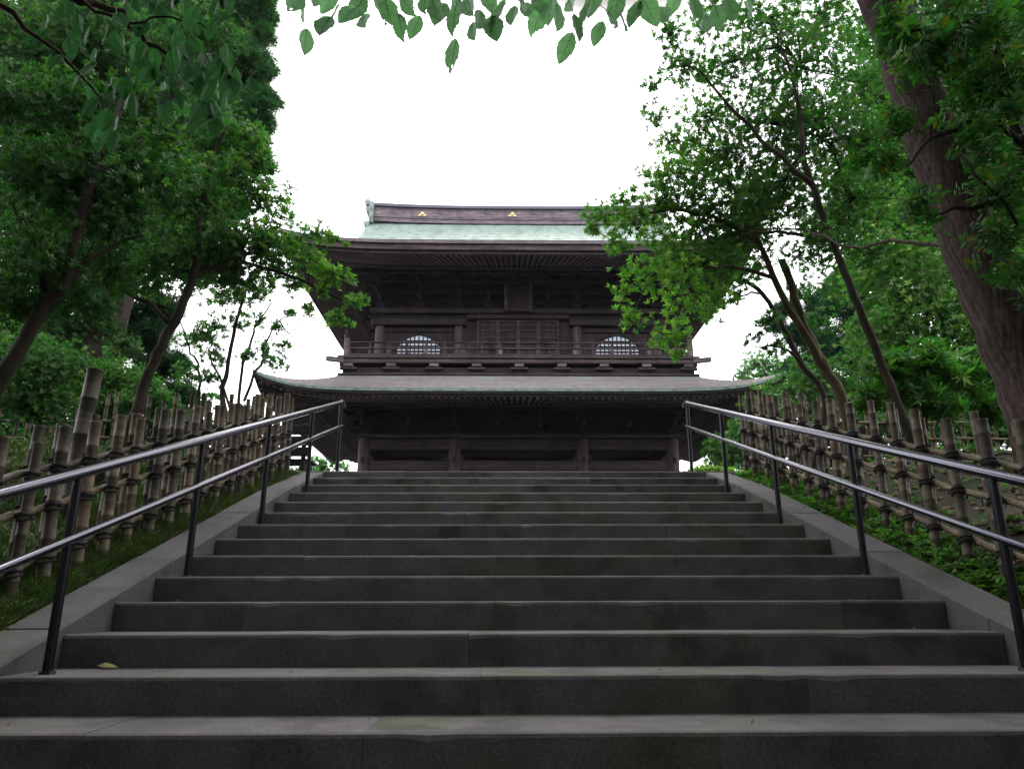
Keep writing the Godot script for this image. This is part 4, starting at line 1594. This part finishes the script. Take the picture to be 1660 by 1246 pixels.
	tree("leafy_tree","dark leafy tree in the wood behind the reddish cedar trunk","tree","trees in the wood behind the right bank",[Vector3(8.7,1.43,-13),Vector3(9.03,3.72,-13),Vector3(9.45,6.83,-13)],0.2,0.1,[],
		[[8.88,6.39,-13,1.58],[9.78,5.32,-13,1.43],[8.01,7.07,-13,1.35],[10.26,7.81,-13,1.75],[9.07,8.97,-13,1.65],[9.25,2.58,-13,1.24],
		[7.75,8.66,-13,1.26],[10.12,10.53,-13,1.57],[8.15,1.97,-12.5,0.85],[8.3,10.81,-13.5,1.22]],
		"rosette",1.6,1.5,Color(0.75,0.85,0.75),22,"bark")
	tree("leafy_tree","mid green leafy tree behind the two slender stems on the right bank","tree","trees in the wood behind the right bank",[Vector3(7.95,2.26,-18),Vector3(8,2.68,-18),Vector3(8.06,3.2,-18)],0.16,0.08,[],
		[[7.83,3.83,-18,0.92],[8.76,3.83,-18,0.92],[7.17,3.51,-18,0.77],[6.78,2.72,-18,0.91],[8.02,2.88,-18,1.06],[9.21,4.81,-18,0.7],
		[6.34,2.63,-19,0.79],[5.66,2.22,-19,0.63],[8.29,2.63,-17,0.86],[8.65,2.67,-16,0.82],[7.1,3.71,-20,0.68]],
		"rosette",1.5,2.2,Color(0.95,1,0.85),23,"bark")
	tree("pine_tree","hazy pine with dark layered boughs behind the right bank stems","tree","",[Vector3(11.58,5.19,-24),Vector3(11.73,6.34,-24),Vector3(11.92,7.79,-24)],0.2,0.08,[],
		[[11.75,8.95,-24,0.77],[10.81,8.26,-24,0.72],[12.25,7.82,-24,0.84],[10.07,7.36,-24,0.63],[11.07,6.92,-24,0.83],[12.49,6.48,-24,0.83],
		[9.53,8.26,-24,0.34],[9.3,7.58,-24,0.29],[12.49,9.66,-24,0.77],[10.16,6.26,-24,0.62],[13.16,8.27,-24,0.76]],
		"needles",1,2,Color(0.7,0.95,0.95),24,"bark")
	tree("round_tree","pale distant tree rising over the right corner of the lower roof","tree","",[Vector3(15.4,8.75,-42),Vector3(15.51,9.87,-42),Vector3(15.65,11.27,-42)],0.25,0.1,[],
		[[14.82,12.09,-42,0.94],[16.06,11.72,-42,1.16],[17.11,11.34,-42,1.3],[14.03,11.33,-42,0.65],[15.24,10.77,-42,1.22],[17.92,12.1,-42,0.94],
		[18.47,10.6,-42,1.43],[13.75,10.21,-42,0.79]],
		"rosette",1.6,3,Color(1,1.2,1),25,"bark")
	tree("leafy_tree","tree filling the gap under the right corner of the lower roof","tree","trees in the wood behind the right bank",[Vector3(9.53,4.14,-30),Vector3(9.56,4.48,-30),Vector3(9.6,4.9,-30)],0.2,0.1,[],
		[[9.4,5.55,-30,1.01],[8.58,4.78,-30,0.9],[9.15,4.12,-28,0.93],[10.44,5.81,-30,0.91],[8.4,3.53,-28,0.69]],
		"rosette",1.8,2.4,Color(0.95,1.05,0.9),26,"bark")
	tree("shrub","shrub of long lance-shaped leaves behind the right bamboo fence","shrub","",[Vector3(3.86,-0.06,-7),Vector3(3.9,0.2,-7),Vector3(3.95,0.51,-7)],0.03,0.02,[],
		[[3.61,0.68,-7,0.24],[3.99,0.75,-7,0.28],[4.39,0.62,-7.2,0.29],[3.76,0.43,-7,0.24],[3.34,0.34,-6.9,0.15],[4.8,0.81,-7.4,0.29],
		[4.1,0.31,-7,0.21],[4.66,0.36,-7.2,0.24]],
		"lancet",1,1,Color(0.9,1.05,0.9),27,"bark")
	tree("shrub","low yellow-green shrub at the right end of the top step","shrub","",[Vector3(4.43,1.09,-16),Vector3(4.44,1.27,-16),Vector3(4.46,1.5,-16)],0.03,0.02,[],
		[[4.18,1.23,-16,0.21],[4.5,1.19,-16,0.24],[4.83,1.16,-16,0.18],[3.91,1.19,-16,0.16],[5.1,1.13,-16,0.16]],
		"rosette",2.6,1.2,Color(2.4,1.9,0.8),28,"bark")
	tree("evergreen_tree","evergreen with a bowed stem, its bright branch tips reaching the gate roof","tree","evergreen trees along the left bank",[Vector3(-3.75,-0.85,-6.4),Vector3(-3.41,-0.01,-6.5),Vector3(-3.35,0.33,-6.5),Vector3(-3.24,0.74,-6.5),Vector3(-3.11,1.1,-6.5),Vector3(-3.04,1.4,-6.5),Vector3(-3.02,1.72,-6.5)],0.058,0.035,[[[Vector3(-3.19,0.92,-6.5),Vector3(-3.36,1.11,-6.4),Vector3(-3.66,1.22,-6.3),Vector3(-3.99,1.22,-6.2)],0.03,0.012],[[Vector3(-3.04,1.4,-6.5),Vector3(-2.75,1.69,-6.7),Vector3(-2.45,2.04,-7),Vector3(-2.04,2.18,-7.1)],0.03,0.008],[[Vector3(-3.02,1.72,-6.5),Vector3(-3.04,2.37,-6.5),Vector3(-2.92,3.13,-6.6)],0.035,0.01],[[Vector3(-2.75,1.69,-6.7),Vector3(-2.42,1.7,-7),Vector3(-1.87,1.48,-7.1),Vector3(-1.62,1.41,-7.1)],0.02,0.006]],
		[[-2.35,2.13,-7.1,0.27,1],[-2.04,2.18,-7.1,0.14,1],[-2.14,1.85,-7.1,0.23,1],[-1.92,1.75,-7.1,0.16,1],[-1.65,1.43,-7.1,0.12,1],[-1.82,1.25,-7.1,0.11,1],
		[-2.48,1.79,-7.2,0.24,0.5],[-2.11,1.34,-7.1,0.1,1],[-2.64,2.41,-6.9,0.33,0.5],[-2.71,1.94,-6.8,0.37,0.5],[-3.04,1.69,-6.7,0.42],[-3.24,2.23,-6.6,0.51],
		[-2.9,2.63,-6.8,0.39,0.5],[-3.45,1.51,-6.6,0.35],[-2.64,2.84,-6.8,0.18,0.5],[-2.76,3.06,-6.8,0.24,0.5],[-3.11,3.05,-6.8,0.38],[-2.8,1.59,-6.9,0.24],
		[-2.56,1.97,-7,0.23,0.5],[-1.78,2.06,-7.1,0.05,1],[-1.79,1.68,-7.1,0.13,1],[-1.54,1.45,-7.1,0.05,1],[-1.98,1.55,-7.1,0.1,1],[-1.72,1.21,-7.1,0.07,1],
		[-2.29,1.64,-7.2,0.15,1],[-1.91,2.13,-7.1,0.06,1]],
		"rosette",1.6,0.9,Color(0.88,0.86,0.92),31,"bark")
	tree("evergreen_tree","evergreen with a stout forked stem nearest the lower left handrail","tree","evergreen trees along the left bank",[Vector3(-4.1,-1.2,-5.2),Vector3(-3.77,-0.09,-5.2),Vector3(-3.64,0.26,-5.2),Vector3(-3.52,0.57,-5.2),Vector3(-3.4,0.79,-5.2),Vector3(-3.38,1.11,-5.2),Vector3(-3.35,1.48,-5.2)],0.062,0.038,[[[Vector3(-3.52,0.57,-5.2),Vector3(-3.63,0.96,-5.2),Vector3(-3.9,1.42,-5.2)],0.03,0.01],[[Vector3(-3.4,0.79,-5.2),Vector3(-3.24,1.06,-5.3),Vector3(-2.99,1.27,-5.4)],0.03,0.01],[[Vector3(-3.35,1.48,-5.2),Vector3(-3.34,2.04,-5.3),Vector3(-3.38,2.65,-5.5)],0.04,0.012]],
		[[-3.63,0.96,-5.2,0.41],[-3.31,1.49,-5.5,0.47],[-3.63,1.7,-5.4,0.44],[-3.34,2.06,-5.6,0.41],[-3.31,2.42,-5.6,0.11,1],[-3.14,2.41,-5.8,0.12,0.8],
		[-3.17,1.38,-5.3,0.12,1],[-3.64,1.48,-5.3,0.13,0.6],[-3.92,1.75,-5.3,0.43],[-3.83,2.54,-5.6,0.48],[-3.37,2.75,-5.8,0.38],[-4.16,2.45,-5.4,0.4],
		[-3.43,0.75,-5.4,0.28],[-3.76,0.66,-5.2,0.27],[-3.1,1.89,-5.7,0.31],[-3.29,0.99,-5.6,0.24]],
		"rosette",1.35,0.85,Color(0.6,0.63,0.68),32,"bark")
	tree("slender_tree","clump of three slender stems with sparse leaves left of the lower roof corner","tree","",[Vector3(-2.95,-0.2,-8.5),Vector3(-3.49,0.8,-8.8),Vector3(-3.49,1.23,-8.8),Vector3(-3.46,1.7,-8.8),Vector3(-3.4,2.11,-8.8),Vector3(-3.3,2.53,-8.8)],0.034,0.014,[[[Vector3(-3.29,0.54,-8.8),Vector3(-3.31,1.23,-8.8),Vector3(-3.21,1.7,-8.8),Vector3(-3.13,1.91,-8.8),Vector3(-3.03,2.11,-8.8)],0.022,0.008],[[Vector3(-3.41,0.76,-8.8),Vector3(-3.62,1.23,-8.8),Vector3(-3.77,1.54,-8.8)],0.018,0.006],[[Vector3(-3.25,0.84,-8.8),Vector3(-3.11,1.31,-8.8),Vector3(-3.05,1.58,-8.8),Vector3(-2.92,1.87,-8.8),Vector3(-2.71,1.93,-8.8)],0.02,0.006],[[Vector3(-2.92,1.87,-8.8),Vector3(-2.77,1.71,-8.8),Vector3(-2.63,1.87,-8.8)],0.012,0.005],[[Vector3(-3.79,0.76,-8.8),Vector3(-3.83,1.22,-8.8),Vector3(-3.99,1.54,-8.8),Vector3(-4.14,1.86,-8.8)],0.02,0.008]],
		[[-3.43,1.87,-8.8,0.17],[-3.06,1.54,-8.8,0.14],[-2.93,1.35,-8.8,0.17],[-3.27,1.42,-8.8,0.14],[-3.68,1.42,-8.8,0.18],[-3.76,1.15,-8.8,0.19],
		[-3.12,1.87,-8.8,0.12],[-2.83,1.54,-8.8,0.1],[-3.61,2.19,-8.8,0.21],[-2.79,1.99,-8.8,0.08],[-3.97,1.62,-8.8,0.2],[-3.2,2.28,-8.8,0.23],
		[-3.98,1.15,-8.8,0.18],[-3.68,1.78,-8.8,0.2],[-3.38,2.19,-8.8,0.2],[-3.82,1.66,-8.8,0.17],[-2.93,1.79,-8.8,0.11]],
		"rosette",1,0.9,Color(0.9,1,0.9),33,"bark")
	tree("cedar_tree","tall dark cedar whose soft green edge meets the white sky","tree","",[Vector3(-7.6,0,-14),Vector3(-7.91,3.35,-14),Vector3(-7.67,5.46,-14),Vector3(-7.29,8.35,-14),Vector3(-6.87,11.57,-14)],0.45,0.25,[],
		[[-5.8,11.25,-14,0.55],[-5.53,9.78,-14,0.46],[-5.67,8.52,-14,0.61],[-6.41,9.93,-14,0.95],[-6.21,8.06,-14,0.91],[-7.44,9.6,-14,1.27],
		[-7.07,7.6,-14,1.17],[-5.45,7.54,-14,0.44],[-6.83,11.24,-14,0.96],[-5.51,10.59,-14,0.27],[-5.33,8.99,-14,0.29],[-5.65,11.59,-14,0.36],
		[-8.2,8.34,-14,1.44],[-8.78,10.55,-14,1.5],[-6.31,6.59,-14,0.89],[-5.97,12.27,-14,0.7]],
		"needles",1.9,1.5,Color(0.85,0.95,0.85),34,"cedar")
	tree("leafy_tree","dark leafy tree filling the wood behind the left bank","tree","trees in the wood behind the left bank",[Vector3(-9.95,2.77,-16),Vector3(-10.32,5.01,-16),Vector3(-10.83,8,-16)],0.25,0.1,[],
		[[-11.72,11.51,-16,1.99],[-11.12,8.05,-16,1.9],[-9.39,6.14,-16,1.56],[-10.91,5.22,-16,1.53],[-8.17,6.46,-16,1.28],[-10.42,9.06,-16,1.78],
		[-11.08,13.21,-16,2.05],[-10.2,3.15,-15,1.26],[-7.43,6.64,-17,0.91],[-9.8,13.15,-17,1.66]],
		"rosette",2,1.7,Color(0.65,0.75,0.65),35,"bark")
	tree("shrub","tall soft shrub behind the lower left bamboo poles","shrub","",[Vector3(-5.12,0.14,-8),Vector3(-5.17,0.47,-8),Vector3(-5.24,0.88,-8)],0.05,0.03,[],
		[[-5.26,0.97,-8,0.45],[-5.4,0.62,-8,0.33],[-5.11,1.14,-8.3,0.32],[-4.99,0.55,-8,0.31],[-5.71,1.32,-8.2,0.35]],
		"rosette",1.8,0.8,Color(0.66,0.74,0.64),36,"bark")
	tree("clipped_shrub","rounded clipped shrub behind the left cross fence","shrub","",[Vector3(-5.58,0.93,-10.5),Vector3(-5.61,1.15,-10.5),Vector3(-5.65,1.41,-10.5)],0.05,0.03,[],
		[[-6.02,1.57,-10.5,0.3],[-5.68,1.64,-10.5,0.34],[-5.32,1.52,-10.5,0.3],[-5.81,1.29,-10.5,0.32],[-5.41,1.25,-10.5,0.33],[-5.07,1.34,-10.5,0.23],
		[-6.16,1.29,-10.5,0.25]],
		"rosette",3.4,0.55,Color(0.95,1.1,0.8),37,"bark")
	tree("flowering_shrub","pale flecked shrub behind the rounded clipped shrub","shrub","",[Vector3(-7.6,2.08,-13),Vector3(-7.67,2.52,-13),Vector3(-7.75,3.07,-13)],0.05,0.03,[],
		[[-7.85,3,-13,0.44],[-7.49,2.82,-13,0.38],[-8.2,3.12,-13,0.45],[-8.57,3.35,-13,0.45]],
		"rosette",2,1,Color(1.7,1.8,1.5),38,"bark")
	tree("conifer","feathery dark conifer between the bowed stem and the clipped shrub","tree","",[Vector3(-7.22,1.99,-15),Vector3(-7.31,2.72,-15),Vector3(-7.43,3.64,-15)],0.12,0.05,[],
		[[-7.41,3.97,-15,0.44],[-7.82,3.7,-15,0.38],[-6.95,3.3,-15,0.36],[-7.43,3.16,-15,0.38],[-6.74,2.64,-15,0.33],[-8.09,4.25,-15,0.44],
		[-7.36,4.53,-15,0.44]],
		"needles",1.3,1.5,Color(0.75,0.85,0.9),39,"bark")
	tree("leafy_tree","small light green tree behind the left cross fence","tree","trees in the wood behind the left bank",[Vector3(-8.57,3.16,-20),Vector3(-8.6,3.39,-20),Vector3(-8.63,3.68,-20)],0.1,0.05,[],
		[[-8.74,3.85,-20,0.47],[-8.22,3.68,-20,0.37],[-9.03,3.51,-20,0.43],[-8,4.03,-20,0.24],[-7.03,3.51,-20,0.3],[-7.43,3.34,-20,0.27]],
		"rosette",1.2,1.8,Color(1,1.25,0.9),40,"bark")
	tree("leafy_tree","pale distant tree seen under the left corner of the lower roof","tree","trees in the wood behind the left bank",[Vector3(-9.65,5.02,-40),Vector3(-9.68,5.47,-40),Vector3(-9.71,6.01,-40)],0.2,0.1,[],
		[[-10.03,5.78,-40,0.59],[-9.22,5.91,-40,0.66],[-8.55,5.68,-40,0.53],[-10.65,5.45,-40,0.46],[-9.51,5.35,-40,0.66]],
		"rosette",1.2,2.4,Color(1.1,1.4,1.1),41,"bark")
	tree("shrub","dense dark shrub under the trees at the left edge of the bank","shrub","",[Vector3(-6.53,0.23,-10),Vector3(-6.6,0.61,-10),Vector3(-6.69,1.08,-10)],0.05,0.03,[],
		[[-6.78,1.16,-10,0.42],[-6.41,0.9,-10,0.38],[-6.27,0.93,-10.5,0.38],[-6.87,0.73,-10,0.41],[-6.23,0.52,-9.8,0.37],[-7.6,2.3,-11,0.56],
		[-7.17,1.96,-11.5,0.49]],
		"rosette",2.2,1,Color(0.8,0.95,0.75),42,"bark")
	tree("shrub","low shrub behind the middle of the left cross fence","shrub","",[Vector3(-5.15,0.59,-11),Vector3(-5.17,0.77,-11),Vector3(-5.2,0.99,-11)],0.04,0.03,[],
		[[-5.75,1.05,-11,0.31],[-5.39,1.05,-11,0.29],[-4.98,1.05,-11,0.27],[-4.76,1.12,-11.5,0.25],[-6.01,0.96,-11,0.31],[-4.56,1.13,-12,0.2],
		[-4.73,0.82,-11,0.27],[-5.44,0.77,-11,0.31],[-5.6,1.59,-12,0.26]],
		"rosette",2.2,1,Color(0.7,0.8,0.66),43,"bark")
	tree("shrub","dark shrub behind the right cross fence, left of the cedar trunk","shrub","",[Vector3(5.57,0.33,-10.5),Vector3(5.6,0.52,-10.5),Vector3(5.63,0.77,-10.5)],0.05,0.03,[],
		[[5.04,0.95,-10.5,0.3],[5.39,0.95,-10.5,0.32],[5.83,0.86,-10.5,0.33],[6.27,0.86,-10.5,0.36],[6.71,0.82,-10.5,0.37],[7.17,0.86,-10.5,0.39],
		[5.13,1.09,-11.5,0.27],[4.95,1.15,-12,0.26],[6.82,1.26,-11,0.38],[7.4,1.36,-11,0.43],[5.59,0.49,-10,0.29],[6.12,0.37,-9.8,0.33],
		[5.53,1.2,-14,0.28],[6,1.2,-14,0.3],[6.47,1.2,-14,0.3],[6.94,1.24,-14,0.3],[6.87,1.04,-13,0.28],[6.74,1.48,-14,0.31]],
		"rosette",2,1.1,Color(0.75,0.9,0.75),44,"bark")
	tree("leafy_tree","broad dark tree filling the upper right of the wood","tree","trees in the wood behind the right bank",[Vector3(11.14,2.34,-17),Vector3(11.56,4.68,-17),Vector3(12.13,7.79,-17)],0.2,0.1,[],
		[[11.99,10.66,-17,2.27],[12.89,8.48,-17,2.05],[10.39,6.74,-17,1.53],[9.44,8.81,-17,1.27],[13.68,12.62,-17,2.17],[11.37,13,-17,1.85],
		[8.8,6.39,-17,1.07],[8.46,8.2,-17.5,0.96],[11.72,5.02,-16,1.42],[9.48,2.94,-15,1.16],[8.18,2.94,-15,0.9]],
		"rosette",1.7,1.7,Color(0.7,0.8,0.7),45,"bark")
	tree("leafy_tree","tall leafy tree rising behind the forked stem on the left","tree","trees in the wood behind the left bank",[Vector3(-6.73,1.18,-12),Vector3(-7.03,3.1,-12),Vector3(-7.42,5.69,-12)],0.16,0.1,[],
		[[-9.17,8.8,-12,1.28],[-7.86,8.54,-12,1.16],[-6.52,8,-12,0.92],[-8.61,6.92,-12,1.13],[-7.2,6.42,-12,1.05],[-5.96,6.17,-12,0.78],
		[-8.26,4.92,-12,1.08],[-6.83,4.58,-12,0.96],[-5.69,4.82,-12,0.75],[-5.49,6.95,-12,0.68],[-7.71,3.53,-12,0.83],[-7.4,2.87,-12,0.47],
		[-6.92,3.09,-12,0.41],[-6.45,2.65,-12,0.31],[-5.82,8.84,-12,0.7],[-5.22,5.43,-12,0.55]],
		"rosette",1.7,1.3,Color(0.62,0.68,0.64),46,"bark")
	overhang("overhanging_tree","tree whose broad pale leaves hang into the white sky over the steps",[Vector3(4.4,-3.0,1.6),Vector3(4.2,-1,1.4),Vector3(3.6,1.2,.9),Vector3(2.9,2.8,.2)],.2,[[[Vector3(3.6,1.2,.9),Vector3(2.2,1.7,-.8),Vector3(1.1,1.45,-1.9),Vector3(.2,1.3,-2.1),Vector3(-.9,1.25,-2.1)],.06,.008],[[Vector3(1.1,1.45,-1.9),Vector3(.9,1.3,-2.15),Vector3(.4,1.2,-2.25)],.015,.004],[[Vector3(2.9,2.8,.2),Vector3(1.5,3.4,.6),Vector3(0,3.6,.8)],.08,.03]],
		[Vector3(-0.9,0.5,-2.17),Vector3(-0.98,0.81,-2.52),Vector3(-0.95,0.61,-2.48),Vector3(-0.81,0.46,-2.23),Vector3(-0.81,0.62,-2.35),Vector3(-0.75,0.59,-2.32),Vector3(-0.74,0.73,-2.43),Vector3(-0.73,0.71,-2.49),
		Vector3(-0.61,0.48,-2.15),Vector3(-0.57,0.42,-2.11),Vector3(-0.59,0.72,-2.52),Vector3(-0.5,0.54,-2.32),Vector3(-0.49,0.79,-2.48),Vector3(-0.41,0.42,-2.1),Vector3(-0.41,0.6,-2.32),Vector3(-0.37,0.7,-2.46),
		Vector3(-0.35,0.33,-2.21),Vector3(-0.3,0.74,-2.57),Vector3(-0.27,0.78,-2.55),Vector3(-0.21,0.36,-2.12),Vector3(-0.19,0.41,-2.11),Vector3(-0.14,0.64,-2.37),Vector3(-0.07,0.84,-2.57),Vector3(-0.05,0.54,-2.29),
		Vector3(-0.01,0.52,-2.21),Vector3(0.06,0.45,-2.31),Vector3(0.07,0.36,-2.11),Vector3(0.12,0.51,-2.21),Vector3(0.18,0.52,-2.32),Vector3(0.23,0.61,-2.35),Vector3(0.25,0.48,-2.22),Vector3(0.3,0.52,-2.22),
		Vector3(0.34,0.53,-2.21),Vector3(0.42,0.61,-2.33),Vector3(0.55,0.5,-2.24),Vector3(0.48,0.44,-2.11),Vector3(0.7,0.78,-2.52),Vector3(0.7,0.7,-2.38),Vector3(0.79,0.75,-2.42),Vector3(-0.3,0.52,-2.19),
		Vector3(-0.37,0.89,-2.6),Vector3(-0.57,0.83,-2.53),Vector3(0.01,0.45,-2.16),Vector3(-0.11,0.6,-2.27),Vector3(0.09,0.77,-2.46),Vector3(0.28,0.78,-2.46),Vector3(0.54,0.89,-2.57),Vector3(-0.82,0.64,-2.31),
		Vector3(-0.94,0.85,-2.52),Vector3(-0.24,0.78,-2.44),Vector3(-0.04,0.59,-2.25),Vector3(0.18,0.73,-2.39)],
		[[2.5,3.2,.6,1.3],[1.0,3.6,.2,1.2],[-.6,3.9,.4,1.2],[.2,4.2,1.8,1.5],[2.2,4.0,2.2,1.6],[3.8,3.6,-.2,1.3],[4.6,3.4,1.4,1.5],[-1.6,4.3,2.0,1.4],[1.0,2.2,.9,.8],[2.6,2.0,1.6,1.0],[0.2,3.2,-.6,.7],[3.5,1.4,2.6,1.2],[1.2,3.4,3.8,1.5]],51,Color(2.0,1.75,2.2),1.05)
	overhang("overhanging_tree","tree whose broad dark green leaves hang over the left bank in the foreground",[Vector3(-4.6,-3.0,.6),Vector3(-4.4,-1,.4),Vector3(-3.9,1.0,-.3),Vector3(-3.4,2.4,-.9)],.18,[[[Vector3(-1.93,0.68,-2.2),Vector3(-1.85,0.74,-2.4),Vector3(-1.74,0.78,-2.55),Vector3(-1.6,0.67,-2.6),Vector3(-1.48,0.56,-2.65),Vector3(-1.38,0.41,-2.65)],.02,.003],[[Vector3(-1.85,0.74,-2.4),Vector3(-1.7,0.72,-2.5),Vector3(-1.57,0.77,-2.55),Vector3(-1.4,0.76,-2.6)],.008,.003],[[Vector3(-1.94,0.54,-2.4),Vector3(-1.81,0.45,-2.5),Vector3(-1.75,0.35,-2.6)],.008,.003],[[Vector3(-3.9,1.0,-.3),Vector3(-3.0,1.3,-1.4),Vector3(-1.93,0.68,-2.2)],.05,.02],[[Vector3(-3.0,1.3,-1.4),Vector3(-2.2,.7,-2.2),Vector3(-1.94,0.54,-2.4)],.02,.008]],
		[Vector3(-1.92,0.43,-2.81),Vector3(-1.63,0.15,-2.48),Vector3(-1.68,0.25,-2.49),Vector3(-1.85,0.32,-2.75),Vector3(-1.49,0.44,-2.59),Vector3(-1.43,0.25,-2.42),Vector3(-1.62,0.63,-2.9),Vector3(-1.33,0.28,-2.48),
		Vector3(-1.29,0.18,-2.42),Vector3(-1.35,0.43,-2.57),Vector3(-1.37,0.56,-2.71),Vector3(-1.33,0.59,-2.77),Vector3(-1.23,0.44,-2.46),Vector3(-1.34,0.55,-2.57),Vector3(-1.37,0.41,-2.42),Vector3(-1.62,0.55,-2.62),
		Vector3(-1.69,0.77,-2.78),Vector3(-1.76,0.73,-2.77),Vector3(-1.88,0.9,-2.85),Vector3(-1.6,0.87,-2.78),Vector3(-1.69,0.99,-2.83),Vector3(-1.5,0.81,-2.75),Vector3(-1.4,0.8,-2.64),Vector3(-1.42,0.74,-2.51),
		Vector3(-1.67,0.96,-2.73),Vector3(-1.64,0.73,-2.56),Vector3(-1.66,0.38,-2.45),Vector3(-1.85,0.64,-2.62),Vector3(-2.09,0.92,-2.84),Vector3(-1.61,0.37,-2.46),Vector3(-1.47,0.57,-2.69),Vector3(-1.32,0.38,-2.6),
		Vector3(-1.56,0.59,-2.66),Vector3(-1.52,0.35,-2.47),Vector3(-1.65,0.86,-2.88),Vector3(-1.22,0.47,-2.53),Vector3(-1.35,0.71,-2.7),Vector3(-1.4,0.62,-2.61),Vector3(-1.54,0.25,-2.41),Vector3(-1.87,0.51,-2.68),
		Vector3(-1.68,0.69,-2.47),Vector3(-1.7,0.58,-2.43),Vector3(-1.86,0.45,-2.42),Vector3(-1.99,0.61,-2.48),Vector3(-1.9,0.7,-2.45),Vector3(-1.98,0.94,-2.72),Vector3(-1.53,0.95,-2.65),Vector3(-1.51,1.14,-2.89),
		Vector3(-1.86,1.13,-2.87),Vector3(-2.07,0.77,-2.9),Vector3(-1.47,0.44,-2.52),Vector3(-1.37,0.54,-2.62),Vector3(-1.39,0.51,-2.53),Vector3(-1.33,0.48,-2.7),Vector3(-1.76,0.37,-2.71),Vector3(-1.85,0.37,-2.8),
		Vector3(-1.86,0.4,-2.75),Vector3(-1.66,0.25,-2.53),Vector3(-1.75,0.26,-2.61),Vector3(-1.52,0.49,-2.66),Vector3(-1.42,0.28,-2.4),Vector3(-1.4,0.3,-2.42),Vector3(-1.36,0.31,-2.6),Vector3(-1.25,0.2,-2.46),
		Vector3(-1.45,0.61,-2.76),Vector3(-1.35,0.48,-2.52),Vector3(-1.21,0.38,-2.45),Vector3(-1.25,0.42,-2.49),Vector3(-1.31,0.5,-2.52),Vector3(-1.46,0.56,-2.51),Vector3(-1.67,0.64,-2.66),Vector3(-1.6,0.58,-2.63),
		Vector3(-1.62,0.61,-2.55),Vector3(-1.74,0.75,-2.72),Vector3(-1.42,0.58,-2.51),Vector3(-1.66,0.97,-2.85),Vector3(-1.57,0.85,-2.88),Vector3(-1.4,0.97,-2.76),Vector3(-1.44,0.81,-2.62),Vector3(-1.63,0.9,-2.66),
		Vector3(-1.71,0.79,-2.69),Vector3(-1.64,0.32,-2.43),Vector3(-1.85,0.57,-2.61),Vector3(-1.92,0.78,-2.66),Vector3(-1.61,0.34,-2.49),Vector3(-1.33,0.38,-2.45),Vector3(-1.45,0.56,-2.8),Vector3(-1.51,0.58,-2.58),
		Vector3(-1.57,0.53,-2.66),Vector3(-1.59,0.89,-2.86),Vector3(-1.23,0.58,-2.71),Vector3(-1.28,0.59,-2.54),Vector3(-1.51,0.85,-2.89),Vector3(-1.67,0.42,-2.59),Vector3(-1.69,0.25,-2.41),Vector3(-1.84,1.01,-2.74),
		Vector3(-1.67,0.57,-2.45),Vector3(-1.91,0.62,-2.55),Vector3(-2.22,0.98,-2.82),Vector3(-2.08,1,-2.74),Vector3(-1.8,0.61,-2.41),Vector3(-1.57,0.93,-2.63),Vector3(-1.33,0.92,-2.61),Vector3(-1.76,0.87,-2.64),
		Vector3(-1.82,0.43,-2.5),Vector3(-1.63,0.61,-2.69),Vector3(-1.32,0.38,-2.44),Vector3(-1.44,0.46,-2.54),Vector3(-1.34,0.37,-2.59),Vector3(-1.92,0.52,-2.87)],
		[[-3.4,3.0,-.8,1.3],[-2.2,3.7,-.2,1.2],[-4.6,2.8,.4,1.4],[-3.6,3.8,1.4,1.6],[-5.2,2.0,1.8,1.4],[-2.2,4.2,1.4,1.4],[-4.2,1.6,-.2,.9],[-3.0,2.2,.8,1.0]],52,Color(.36,.52,.42),.88)
	undergrowth()
	shade_wood()
